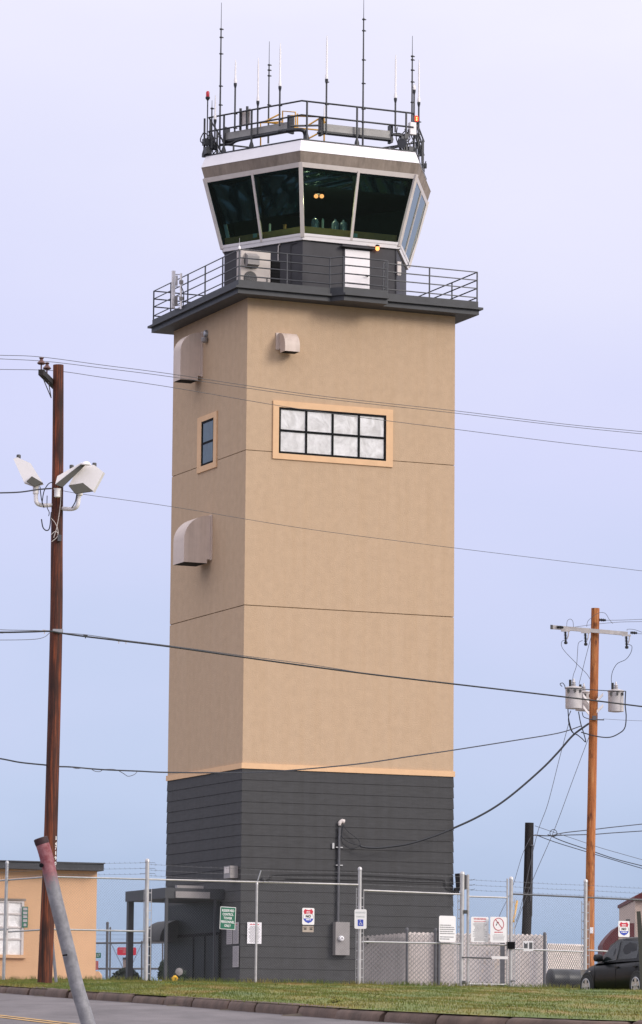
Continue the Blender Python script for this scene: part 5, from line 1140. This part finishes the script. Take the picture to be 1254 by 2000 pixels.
# handicap
Fn, w_, h_, th = sign('white RESERVED PARKING sign with blue wheelchair symbol on a fence post', (692.5, 1776, 716, 1814), 98.85)
plate(Fn, w_, h_, .04, signwhite, 'plate', th)
mb = MB(); text_into(mb, 'RESERVED', Fn, w=w_ * .82, h=h_ * .085, cz=h_ * .33); text_into(mb, 'PARKING', Fn, w=w_ * .66, h=h_ * .085, cz=h_ * .12); mb.build('lettering', mat('faded_green_ink', (.42, .47, .47), .7), th, smooth=False)
mb = MB(); s_ = w_ * .23; flat(mb, Fn, [(-s_, -h_ * .19 - s_ * 1.15), (s_, -h_ * .19 - s_ * 1.15), (s_, -h_ * .19 + s_ * 1.15), (-s_, -h_ * .19 + s_ * 1.15)]); mb.build('blue_panel', blue, th, smooth=False)
mb = MB(); cz = -h_ * .19; G = lambda x, z: Fn(x * s_, -.006, cz + z * s_)
mb.tube([G(.28 * math.cos(t) * 1.6 + .0, -.35 + .45 * math.sin(t)) for t in [R(a) for a in range(130, 400, 18)]], s_ * .07, 5)
mb.tube([G(-.12, .45), G(-.05, -.1), G(.35, -.12), G(.55, -.6), G(.75, -.5)], s_ * .08, 5); mb.tube([G(-.08, .18), G(.3, .16)], s_ * .06, 5)
c_ = G(-.14, .75); mb.lathe(c_, Fn(0, -1, 0) - Fn(0, 0, 0), [(s_ * .15, -.001), (s_ * .15, .001)], 12); mb.build('wheelchair_symbol', signwhite, th)
# shield NO signs
def shield(label, box, Y, eyes, elab, tx1, tx2):
    Fn, w_, h_, th = sign(label, box, Y, d=(1, .38, 0)); plate(Fn, w_, h_, .03, signwhite, 'plate', th)
    mb = MB(); P = [(-.40, .30), (-.26, .44), (-.18, .40), (0, .375), (.18, .40), (.26, .44), (.40, .30), (.33, .14), (-.33, .14)]; flat(mb, Fn, [(a * w_, c * h_) for a, c in P]); mb.build('red_crest', red, th, smooth=False)
    mb = MB(); P = [(-.41, -.13), (.41, -.13), (.37, -.22), (.24, -.33), (.06, -.385), (0, -.42), (-.06, -.385), (-.24, -.33), (-.37, -.22)]; flat(mb, Fn, [(a * w_, c * h_) for a, c in P]); mb.build('blue_crest', blue, th, smooth=False)
    mb = MB(); text_into(mb, 'NO', Fn, w=w_ * .42, h=h_ * .16, cz=h_ * .005, y=-.007, bold=.035)
    for s in (-1, 1): mb.tube([Fn(s * w_ * x, -.003, h_ * z_) for x, z_ in ((.33, .13), (.385, .07), (.41, 0), (.415, -.13))], .003, 4)
    mb.build('lettering', signblack, th, smooth=False)
    mb = MB(); rows(mb, lambda a, b, c: Fn(a, b - .002, c), w_ * .42, h_ * .19, h_ * .27, 2, h_ * .045, rg); rows(mb, lambda a, b, c: Fn(a, b - .002, c), w_ * .56, -h_ * .2, -h_ * .2, 1, h_ * .06, rg); mb.build('small_print', signwhite, th, smooth=False)
    if eyes:
        Fe, we, he, te = sign(elab, eyes, Y, d=(1, .38, 0)); plate(Fe, we, he, .012, mat('eyes_print', (.40, .33, .28), .6, var=.1), 'plate', te)
        mb = MB()
        for s in (-1, 1):
            P = [(s * x * we, z_ * he) for x, z_ in ((.10, -.02), (.2, .12), (.32, .12), (.44, -.02), (.3, -.14), (.2, -.12))]; flat(mb, Fe, P if s > 0 else P[::-1])
            P = [(s * x * we, z_ * he) for x, z_ in ((.06, .18), (.2, .36), (.46, .30), (.46, .22), (.2, .26))]; flat(mb, Fe, P if s > 0 else P[::-1])
        mb.build('eyes', signblack, te, smooth=False)
shield('white sign with red and blue shield and NO, beside the meter box', (590.5, 1773.5, 614, 1806), 98.4, (591, 1808.5, 612.5, 1820.5), 'small sign showing a pair of eyes left of the meter box', 1, 1)
shield('white sign with red and blue shield and NO, above the black car', (1207.5, 1799, 1230, 1830), 101.961, (1208, 1831.5, 1230, 1843), 'small sign showing a pair of eyes just above the car roof', 1, 1)
# white notices
Fn, w_, h_, th = sign('white notice with grey lines of print left of the gate post', (857.5, 1789, 890.5, 1839.5), 100.059, d=(1, .5, 0)); plate(Fn, w_, h_, .045, signwhite, 'plate', th)
mb = MB(); rows(mb, Fn, w_ * .9, -h_ * .18, h_ * .14, 5, h_ * .032, rg, 'l'); rows(mb, Fn, w_ * .9, -h_ * .39, -h_ * .31, 2, h_ * .034, rg, 'l'); mb.build('lettering', signink, th, smooth=False)
Fn, w_, h_, th = sign('white notice headed WARNING on the gate', (920, 1791, 954.5, 1840), 100.489, d=(1, .3, 0)); plate(Fn, w_, h_, .04, signwhite, 'plate', th)
mb = MB(); text_into(mb, 'WARNING', Fn, w=w_ * .72, h=h_ * .07, cz=h_ * .42, bold=.02); rows(mb, Fn, w_ * .72, h_ * .32, h_ * .32, 1, h_ * .022, rg); mb.build('red_heading', red, th, smooth=False)
mb = MB(); rows(mb, Fn, w_ * .84, -h_ * .44, h_ * .26, 17, h_ * .020, rg); mb.build('lettering', signink, th, smooth=False)
Fn, w_, h_, th = sign('white notice with a red circle and slash over a pistol on the gate', (957.5, 1791, 990, 1840.5), 100.511, d=(1, .3, 0)); plate(Fn, w_, h_, .03, signwhite, 'plate', th)
mb = MB(); rr_2 = w_ * .31; cz = h_ * .215; mb.tube([Fn(rr_2 * math.cos(t), -.004, cz + rr_2 * 1.12 * math.sin(t)) for t in [k * math.pi / 16 for k in range(33)]], w_ * .018, 5); mb.tube([Fn(-rr_2 * .6, -.004, cz + rr_2 * .9), Fn(rr_2 * .75, -.004, cz - rr_2 * .8)], w_ * .018, 5)
rows(mb, Fn, w_ * .66, -h_ * .10, -h_ * .10, 1, h_ * .035, rg); mb.build('red_circle', red, th)
mb = MB(); flat(mb, Fn, [(-w_ * .17, cz - rr_2 * .25), (-w_ * .12, cz - rr_2 * .25), (-w_ * .06, cz + rr_2 * .22), (-w_ * .13, cz + rr_2 * .05)]); flat(mb, Fn, [(-w_ * .10, cz + rr_2 * .2), (w_ * .03, cz + rr_2 * .32), (w_ * .02, cz + rr_2 * .42), (-w_ * .12, cz + rr_2 * .32)]); mb.build('pistol_symbol', signblack, th, smooth=False)
mb = MB(); rows(mb, Fn, w_ * .84, -h_ * .40, -h_ * .2, 5, h_ * .014, rg); mb.build('lettering', signink, th, smooth=False)
Fn, w_, h_, th = sign('small white sign with two dark pictures over the black pole', (1021.5, 1838, 1041.5, 1857.5), 100.933); plate(Fn, w_, h_, .01, signwhite, 'plate', th)
mb = MB(); flat(mb, Fn, [(-w_ * .4, -h_ * .22), (-w_ * .04, -h_ * .22), (-w_ * .04, h_ * .36), (-w_ * .22, h_ * .2), (-w_ * .4, h_ * .36)]); flat(mb, Fn, [(w_ * .1, -h_ * .28), (w_ * .42, -h_ * .28), (w_ * .42, h_ * .36), (w_ * .1, h_ * .36)]); mb.build('picture', darkgalv, th, smooth=False)
# papers on the tower wall
def wallpaper_(face, x0, y0, x1, y1, m, label, ink, n, head=None, grp=None):
    on = onR if face == 'R' else onL
    a, b = on(x0, y1, .05), on(x1, y0, .05)
    if face == 'R': c = T((a.x + b.x) / 2, -.055, (a.z + b.z) / 2); Fn = frame(c, A_); w_ = abs(b.x - a.x)
    else: c = T(-.055, (a.y + b.y) / 2, (a.z + b.z) / 2); Fn = frame(c, -B_); w_ = abs(b.y - a.y)
    h_ = (y1 - y0) / F * c.y; th = thing('wall_notice', label, 'notice', c, 0, grp); plate(Fn, w_, h_, .01, m, 'sheet', th)
    mb = MB(); rows(mb, Fn, w_ * .86, -h_ * .42, h_ * (.30 if head else .42), n, h_ * .018, rg); mb.build('lettering', ink, th, smooth=False)
    if head: mb = MB(); rows(mb, Fn, w_ * .7, h_ * .40, h_ * .40, 1, h_ * .04, rg); mb.build('heading', head, th, smooth=False)
wallpaper_('R', 482.5, 1801.5, 511, 1843, signwhite, 'large white notice on the tower wall crossed by a fence post', signink, 16, red)
wallpaper_('L', 442.5, 1806, 454, 1844, papergrey, 'grey notice partly covered by the green reserved sign', signink, 8, red)
wallpaper_('L', 455, 1801.5, 466.5, 1843, papergrey, 'grey notice right beside the green reserved sign', signink, 14, red)
wallpaper_('L', 454.5, 1848, 466.5, 1888.5, papergrey, 'tall pale notice low on the tower corner', signink, 16)
wallpaper_('L', 411, 1805, 416.5, 1845, tangrey, 'narrow grey notice in the shade of the entrance', signink, 5)
# ---------------------------------------------------------------- peach building at left
YH = 108.
hb = thing('peach_building', 'low peach stucco building with dark grey flat roof edge', 'building', fp(100, YH, YG))
xr = planx(186.5, YH); zt = at(186, 1699, YH).z
ha = V((math.cos(R(20)), math.sin(R(20)), 0)); hbv = V((-ha.y, ha.x, 0)); ho = V((xr, YH, 0))
def WH(x, y, z): return ho + ha * (x - xr) + hbv * (y - YH) + V((0, 0, z))
def hp(x, y, off=0):
    r = ray(x, y); p = r * ((ho.dot(hbv) - off) / r.dot(hbv)); return (p - ho).dot(ha) + xr, p.z
mb = MB(); mb.box(WH, xr - 7.5, xr, YH, YH + 7, YG - .05, zt + .05); mb.build('wall', peachwall, hb)
f0 = hp(203, 1687.5, .4); f1 = hp(203, 1701, .4); f0 = V((f0[0], 0, f0[1])); f1 = V((0, 0, f1[1]))
mb = MB(); mb.box(WH, xr - 8, f0.x, YH - .4, YH + 7.4, f1.z, f0.z); rf = mb.build('roof', deckgrey, hb, smooth=False)
mb = MB(); mb.box(WH, xr - 8.1, f0.x + .03, YH - .44, YH + 7.5, f0.z + .002, f0.z + .03); mb.build('drip_edge', railgrey, rf)
wx1, wz1 = hp(45, 1760); wx0 = hp(-30, 1760)[0]; wz0 = hp(40, 1865)[1]
mb = MB(); mb.box(WH, wx0, wx1, YH - .03, YH - .004, wz0, wz1); wn = mb.build('window', winglass if 0 else curtain, hb, smooth=False)
mb = MB(); t = .045
mb.box(WH, wx1 - t, wx1 + .02, YH - .07, YH - .031, wz0, wz1); mb.box(WH, wx0, wx1, YH - .068, YH - .032, wz1 - t, wz1)
for y in (1785, 1811, 1834): z_ = hp(20, y)[1]; mb.box(WH, wx0, wx1 - t, YH - .066, YH - .032, z_ - .02, z_ + .02)
x_ = hp(12, 1800)[0]; mb.box(WH, x_ - .04, x_ + .04, YH - .072, YH - .034, wz0, wz1 - t); mb.build('frame', whitemetal, wn)
mb = MB(); mb.box(WH, wx0, wx1 + .1, YH - .12, YH + .0, wz0 - .09, wz0 - .002); mb.build('sill', peachwall, wn)
mb = MB(); mb.box(WH, wx0, hp(49, 1757)[0], YH - .09, YH, wz1 + .004, wz1 + .06); mb.build('window_header', fascia, wn)
# vertical letter board
Fn, w_, h_, th = sign('narrow dark green board with stacked white squares on the peach wall', (43.5, 1771, 54.5, 1811.5), YH - .80, d=(math.cos(R(20)), math.sin(R(20)), 0)); plate(Fn, w_, h_, .004, green, 'board', th)
mb = MB()
for k, z_ in enumerate((.39, .20, .02, -.17, -.37)):
    s_ = .36 if k not in (4,) else .24; flat(mb, Fn, [(-w_ * s_, (z_ - .065) * h_), (w_ * s_, (z_ - .065) * h_), (w_ * s_, (z_ + .065) * h_), (-w_ * s_, (z_ + .065) * h_)], -.006)
mb.build('white_square', papergrey, th, smooth=False)
# thin leaning pipe beside the left pole
wire('thin grey pipe leaning beside the left wooden pole', [(98, 1790), (103, 1850), (110, 1922)], 92, 90, .038, darkgalv, 'leaning_pipe', cat='pipe')
# ---------------------------------------------------------------- airfield fence and things far left
YA = 145.
af = thing('airfield_fence', 'distant chain link fence with double posts left of the tower', 'fence', fp(240, YA, YG))
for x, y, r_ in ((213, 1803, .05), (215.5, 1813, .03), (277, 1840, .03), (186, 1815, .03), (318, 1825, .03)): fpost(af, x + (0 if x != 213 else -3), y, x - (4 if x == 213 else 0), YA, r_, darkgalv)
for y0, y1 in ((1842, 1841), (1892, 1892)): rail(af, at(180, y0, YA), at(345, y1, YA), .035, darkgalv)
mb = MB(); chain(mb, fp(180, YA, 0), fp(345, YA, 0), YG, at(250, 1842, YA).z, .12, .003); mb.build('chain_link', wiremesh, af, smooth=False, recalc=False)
mb = MB()
for y in (1817, 1826, 1834): mb.tube([at(180, y, YA), at(345, y, YA)], .006, 4)
for a_, b_ in (((217, 1843), (240, 1890)), ((277, 1843), (255, 1890))): mb.tube([at(*a_, YA), at(*b_, YA)], .012, 4)
mb.build('strand', darkgalv, af)
Fn, w_, h_, th = sign('red rectangular sign hanging on the distant fence', (229, 1850.5, 266, 1865.5), YA - .15, d=(1, 0, 0)); plate(Fn, w_, h_, .05, red, 'plate', th); mb = MB(); rows(mb, Fn, w_ * .85, h_ * .28, h_ * .28, 1, h_ * .10, rg); rows(mb, Fn, w_ * .45, -h_ * .12, h_ * .06, 2, h_ * .09, rg); mb.build('lettering', mat('pink_ink', (.55, .25, .27), .6), th, smooth=False)
Fn, w_, h_, th = sign('small green sign numbered 117 at the edge of the peach building', (182, 1861, 197, 1871), YA - .2, d=(1, 0, 0)); plate(Fn, w_, h_, .01, green, 'plate', th); mb = MB(); text_into(mb, '117', Fn, w=w_ * .5, h=h_ * .6, cx=w_ * .1); mb.build('lettering', signwhite, th, smooth=False)
Fn, w_, h_, th = sign('small square red sign below the green 117 sign', (181, 1877, 192, 1894), YA - .2, d=(1, 0, 0)); plate(Fn, w_, h_, .01, mat('faded_red', (.45, .09, .08), .7), 'plate', th); mb = MB(); rows(mb, Fn, w_ * .8, -h_ * .35, h_ * .35, 5, h_ * .05, rg); mb.build('lettering', mat('faded_pink', (.6, .35, .33), .7), th, smooth=False)
mb = MB(); c0_ = at(180, 1897, 120); mb.add([], []); mb.prism([at(180, 1897, 120), at(192, 1897, 120), at(197, 1904, 120), at(197, 1945, 120), at(180, 1945, 120)], V((0, .8, 0))); tag(mb.build('wall_stub', peachwall), 'low peach wall stub beside the peach building', 'wall')
bx = thing('utility_cabinet', 'beige cabinet with dark cap behind the hedge', 'cabinet', at(243.5, 1920, 138)); mb = MB(); mb.prism([at(240, 1873, 138), at(248, 1873, 138), at(247, 1945, 138), at(241.5, 1945, 138)], V((0, .3, 0))); mb.build('body', farwall, bx); mb = MB(); mb.prism([at(239.5, 1870, 137.97), at(248.5, 1870, 137.97), at(248.5, 1874, 137.97), at(239.5, 1874, 137.97)], V((0, .36, 0))); mb.build('cap', acdark, bx)
def leafclump(name, label, c, sx, sy, sz_, n_, m_=foliage, ls=.07, flat_=0):
    th = thing(name, label, 'shrub', c); mb = MB(); rr = random.Random(int(c.x * 10) + 5)
    for k in range(n_):
        while True:
            p = V((rr.uniform(-1, 1), rr.uniform(-1, 1), rr.uniform(-.1, 1)))
            if p.x ** 2 + p.y ** 2 + p.z ** 2 < 1: break
        q = c + V((p.x * sx, p.y * sy, max(.02, p.z * sz_))); a = V((rr.gauss(0, 1), rr.gauss(0, 1), rr.gauss(0, .6))).normalized(); b = a.orthogonal().normalized(); s = rr.uniform(.5, 1.3) * ls
        mb.add([q - a * s, q + b * s * .45, q + a * s, q - b * s * .45], [(0, 1, 2, 3)])
    mb.build('foliage', m_, th, smooth=False, recalc=False); mb = MB(); mb.lathe(c, V((0, 0, 1)), [(.05, -.1), (.04, sz_ * .5)], 7); mb.build('stem', woodblack, th)
leafclump('hedge', 'low dark clipped hedge behind the left fence', fp(246, 134, at(246, 1920, 134).z - .1), .56, .5, .62, 2600)
leafclump('hedge', 'long flat dark hedge strip at the foot of the fence', fp(238, 132, at(246, 1925, 132).z - .2), .74, .5, .50, 2600)
leafclump('shrub', 'small dark shrub beside the canopy post', fp(319, 129, at(319, 1912, 129).z), .16, .2, .62, 900)
leafclump('shrub', 'dark shrub in the shade of the entrance', fp(352, 126, at(352, 1935, 126).z), .30, .3, .72, 1200)
leafclump('weed', 'small dark leafy weed on the grass verge in front of the tower', fp(656, 61, zg(planx(656, 61), 61) - .02), .13, .2, .10, 160, grassblade, .035)
leafclump('weed', 'low broad weed on the verge near the left chain link post', fp(330, 84, zg(planx(330, 84), 84) - .02), .20, .2, .09, 150, turf, .035)
hr = thing('hose_reel', 'small round grey hose reel by the entrance shrub', 'hose reel', at(350, 1905, 125.4)); mb = MB(); mb.lathe(at(350, 1898, 125.4), V((0, -1, 0)), [(.10, 0), (.12, .01), (.12, .06), (.08, .07), (.03, .09)], 18); mb.build('reel', tangrey, hr); mb = MB(); c_ = at(352, 1897, 125.35); mb.tube([c_ + V((.14 * math.cos(t), 0, .13 * math.sin(t))) for t in [k * math.pi / 8 for k in range(14)]], .01, 5); mb.build('hose', black, hr)
mb = MB(); c_ = at(341.5, 1915, 124.8); mb.lathe(c_, V((0, 0, 1)), [(.07, -.5), (.07, -.02), (.085, 0), (.085, .11), (.06, .13), (.04, .16)], 12); mb.box(frame(c_ + V((0, 0, .06)), V((1, 0, 0))), -.10, .10, -.03, .03, -.04, .04); tag(mb.build('fire_hydrant', mat('safety_yellow', (.75, .42, .02), .5)), 'small bright yellow hydrant head by the entrance', 'hydrant')
# ---------------------------------------------------------------- right side: far building, dome awning, leaning post
fb = thing('pale_building', 'pale building with a red roof edge at the right border', 'building', fp(1250, 150, YG)); Yw = 150
xl = planx(1241, Yw); zt = at(1241, 1758, Yw).z
mb = MB(); mb.box(W, xl, xl + 12, Yw, Yw + 8, YG, zt); mb.build('wall', farwall, fb); mb = MB(); mb.prism([V((xl - .05, Yw - .2, zt)), V((xl - .05, Yw - .2, zt + .12)), V((xl + .4, Yw - .2, zt + .38)), V((xl + 12, Yw - .2, zt + .6)), V((xl + 12, Yw - .2, zt))], V((0, 8.4, 0))); mb.build('roof', maroon, fb)
mb = MB(); P = [at(1177, 1888, 146), at(1177, 1846, 146)] + [at(1178 + 44 * math.sin(t) ** 1, 1843 - 38 * (1 - math.cos(t)) ** .5 * 1.0, 146) for t in []]
pp = [(1177, 1900), (1177, 1845), (1183, 1835), (1192, 1824), (1203, 1813), (1214, 1806), (1226, 1803), (1239, 1803), (1239, 1900)]
mb.prism([at(x, y, 146) for x, y in pp], V((0, 2.5, 0))); aw = mb.build('dome_awning', maroon, fb, ang=25)
mb = MB(); c_ = at(1227, 1800, 145.8); mb.tube([c_ - V((0, 0, .1)), c_ + V((0, 0, .08))], .05, 8); mb.box(frame(c_, V((1, 0, 0))), -.08, .06, -.05, .05, .02, .09); tag(mb.build('roof_vent', acdark), 'small dark vent above the maroon dome awning', 'vent')
mb = MB(); mb.prism([at(1244, 1780, 91), at(1251, 1779.5, 91), at(1258, 1850, 91), at(1262, 1960, 91), at(1252.5, 1960, 91), at(1248, 1850, 91)], V((0, .1, 0))); tag(mb.build('leaning_post', mat('weathered_post', (.045, .045, .038), .85)), 'dark leaning timber post at the right edge in front of the car', 'post')
# black tank
tk = thing('fuel_tank', 'black horizontal cylinder tank lying behind the fence', 'tank', at(1104, 1935, 109)); c0_, c1_ = at(1074, 1912.5, 108.6), at(1134, 1914, 108.9); r_ = .285
mb = MB(); L_ = (c1_ - c0_).length; mb.lathe(c0_, c1_ - c0_, [(r_ * .5, -.06), (r_ * .85, -.03), (r_, 0), (r_, .02), (r_ * 1.02, .03), (r_, .05), (r_, L_ * .5), (r_ * 1.02, L_ * .5 + .02), (r_, L_ * .5 + .04), (r_, L_ - .02), (r_ * .85, L_ + .03), (r_ * .5, L_ + .06)], 28); mb.build('shell', mat('tank_paint', (.018, .02, .024), .45, var=.3, scale=5), tk, ang=50)
mb = MB()
for x in (1071, 1088, 1119): p = at(x, 1925, 108.6); mb.tube([V((p.x, p.y, YG - .1)), p], .02, 6)
mb.tube([at(1118, 1893, 108.8), at(1118, 1898, 108.8)], .04, 8); mb.build('stand', black, tk)
# ---------------------------------------------------------------- car
HD = R(25); YC = 98.5
hx = V((-math.sin(HD), math.cos(HD), 0)); hy = V((-math.cos(HD), -math.sin(HD), 0))   # forward, left
fw_ = at(1149.5, 1931, YC)     # front left wheel centre
ZC = 1.60
carO = V((fw_.x, fw_.y, ZC)) - hy * .80 - hx * 1.25
car = thing('parked_car', 'black hatchback parked by the fence at the right edge', 'car', carO, 0)
def CF(x, y, z): return carO + hx * x + hy * y + V((0, 0, z))
# body: side sections along x: (x, half width at belt, z bottom, z belt, rounding)
st = [(-1.92, .50, .42, .80), (-1.86, .70, .32, .92), (-1.70, .80, .24, 1.00), (-1.3, .845, .22, 1.02), (-.6, .85, .20, .99), (0, .85, .20, .97), (.6, .85, .20, .955), (.95, .845, .21, .945), (1.3, .83, .23, .90), (1.6, .76, .25, .83), (1.82, .62, .28, .74), (1.94, .42, .34, .62), (1.97, .30, .40, .55)]
vs = []; K = 9
for x, hw, zb, zt in st:
    zt = zt - .09 if zt > .7 else zt - .04
    pr = [(0, zb), (hw * .9, zb), (hw, zb + .1), (hw * 1.0, zb + (zt - zb) * .45), (hw * .985, zb + (zt - zb) * .75), (hw * .93, zt - .05), (hw * .86, zt), (hw * .5, zt + .02), (0, zt + .025)]
    ring = [(y, z) for y, z in pr] + [(-y, z) for y, z in pr[-2:0:-1]]
    vs += [CF(x, y, z) for y, z in ring]
k = 16; fs = [(i * k + j, i * k + (j + 1) % k, (i + 1) * k + (j + 1) % k, (i + 1) * k + j) for i in range(len(st) - 1) for j in range(k)] + [tuple(range(k)), tuple(range((len(st) - 1) * k, len(st) * k))[::-1]]
mb = MB(); mb.add(vs, fs); body = mb.build('body', carpaint, car, ang=50)
gh = [(-1.80, .58, .98, 1.06), (-1.70, .62, .99, 1.28), (-1.45, .63, .99, 1.42), (-1.0, .64, .985, 1.485), (-.4, .645, .98, 1.50), (.05, .64, .97, 1.475), (.45, .62, .965, 1.36), (.75, .60, .955, 1.18), (1.02, .60, .94, .98)]
def ghring(x, hw, z0, z1, s=1):
    z0 -= .09; z1 = z1 - (.09 if z1 < 1.2 else 0); bw = .80 if x < .9 else .78
    return [(bw, z0), (bw - (bw - hw) * .5, (z0 + z1) / 2), (hw, z1 - .04), (hw * .85, z1), (0, z1 + .015), (-hw * .85, z1), (-hw, z1 - .04), (-bw + (bw - hw) * .5, (z0 + z1) / 2), (-bw, z0)]
vs = [];
for g_ in gh: vs += [CF(g_[0], y, z) for y, z in ghring(*g_)]
k = 9; fs = [(i * k + j, i * k + j + 1, (i + 1) * k + j + 1, (i + 1) * k + j) for i in range(len(gh) - 1) for j in range(k - 1)]
mb = MB(); mb.add(vs, fs + [tuple(range(9)), tuple(range((len(gh) - 1) * 9, len(gh) * 9))]); mb.build('cabin_shell', carpaint, car, ang=50)
def ghpt(x, t, off=.006):   # on left side of greenhouse: t 0 belt..1 roof
    for a, b in zip(gh, gh[1:]):
        if a[0] <= x <= b[0]:
            u = (x - a[0]) / (b[0] - a[0]); hw, z0, z1 = (lerp(a[i], b[i], u) for i in (1, 2, 3)); break
    z0 -= .09; y = lerp(.80, hw, t); z = lerp(z0, z1 - .04, t); return CF(x, y + off, z + off * .3)
sideglass = mat('side_glass', (.012, .017, .018), .15, var=.2, scale=2)
def sidewin(poly, name='side_window'):
    mb = MB(); mb.prism([ghpt(x, t, .008) for x, t in poly], -hy * .004); mb.build(name, sideglass, car, smooth=False)
sidewin([(-.15, .10), (-.15, .92), (.02, .92), (.28, .86), (.58, .70), (.82, .25), (.86, .10)]); sidewin([(-1.15, .12), (-1.12, .9), (-.25, .93), (-.25, .10)]); sidewin([(-1.62, .2), (-1.5, .75), (-1.25, .85), (-1.27, .14)])
mb = MB(); mb.prism([CF(1.0, -.66, .89), CF(1.0, .66, .89), CF(.47, .52, 1.345), CF(.47, -.52, 1.345)], V((0, 0, .006)) + hx * .01); mb.build('windshield', sideglass, car, smooth=False)
mb = MB(); mb.prism([CF(-1.77, -.5, 1.08), CF(-1.77, .5, 1.08), CF(-1.68, .48, 1.3), CF(-1.68, -.48, 1.3)], -hx * .008); mb.build('rear_window', sideglass, car, smooth=False)
for s in (1, -1):
    mb = MB(); c_ = CF(.56, s * .91, 1.0); mb.lathe(c_ - hy * .12, hy, [(.02, 0), (.085, .03), (.10, .12), (.085, .21), (.02, .24)], 12); mb.box(frame(CF(.58, s * .83, .95), hx), -.03, .03, -.08, .08, -.03, .02); mm = mb.build('mirror', black if s > 0 else carpaint, car)
    mb = MB(); c_ = CF(1.66, s * .66, .66); mb.box(frame(c_, hx), -.14, .14, -.05, .06, -.06, .07); mb.build('headlight', lens, car)
    mb = MB(); c_ = CF(-1.80, s * .70, .85); mb.box(frame(c_, hx), -.05, .06, -.06, .06, -.12, .12); mb.build('tail_light', mat('tail_red', (.25, .01, .015), .2), car)
mb = MB(); c_ = CF(1.12, .842, .68); mb.box(frame(c_, hx), -.03, .03, -.004, .008, -.012, .012); mb.build('side_marker', mat('marker_lens', (.7, .65, .6), .3), car)
for x in (-.28, -1.18):
    mb = MB(); c_ = CF(x, .848, .76); mb.box(frame(c_, hx), -.08, .08, -.01, .02, -.012, .012); mb.build('door_handle', carpaint, car)
for P in ([(.86, .30), (.86, .84)], [(-.2, .24), (-.2, .86)], [(-1.2, .5), (-1.22, .87)]): mb = MB(); mb.tube([CF(P[0][0], .853, P[0][1]), CF(P[1][0], .843, P[1][1])], .004, 4); mb.build('door_gap', frameblack, car)
for x in (1.25, -1.25):
    for s in (1, -1):
        c_ = CF(x, s * .745, .30); mb = MB(); mb.lathe(CF(x, s * .80, .31), hy * s, [(.35, 0), (.352, .045), (.34, .054), (.33, .054)], 28); mb.build('wheel_arch', black, car); mb = MB(); mb.lathe(c_, hy * s, [(.22, -.09), (.295, -.08), (.30, 0), (.30, .08), (.285, .12), (.20, .13)], 26); wh = mb.build('wheel', black, car)
        mb = MB(); mb.lathe(c_, hy * s, [(.205, .10), (.21, .135), (.19, .14), (.18, .11)], 26)
        for q in range(5):
            a = q * 2 * math.pi / 5 + .3; u = hx * math.cos(a) + V((0, 0, 1)) * math.sin(a); t_ = hx * -math.sin(a) + V((0, 0, 1)) * math.cos(a); b_ = c_ + hy * s * .115
            mb.prism([b_ + t_ * .045, b_ - t_ * .045, b_ - t_ * .06 + u * .2, b_ + t_ * .06 + u * .2], hy * s * .02)
        mb.lathe(c_ + hy * s * .11, hy * s, [(.05, 0), (.05, .03), (.02, .035)], 12); mb.build('rim', rimm, wh)
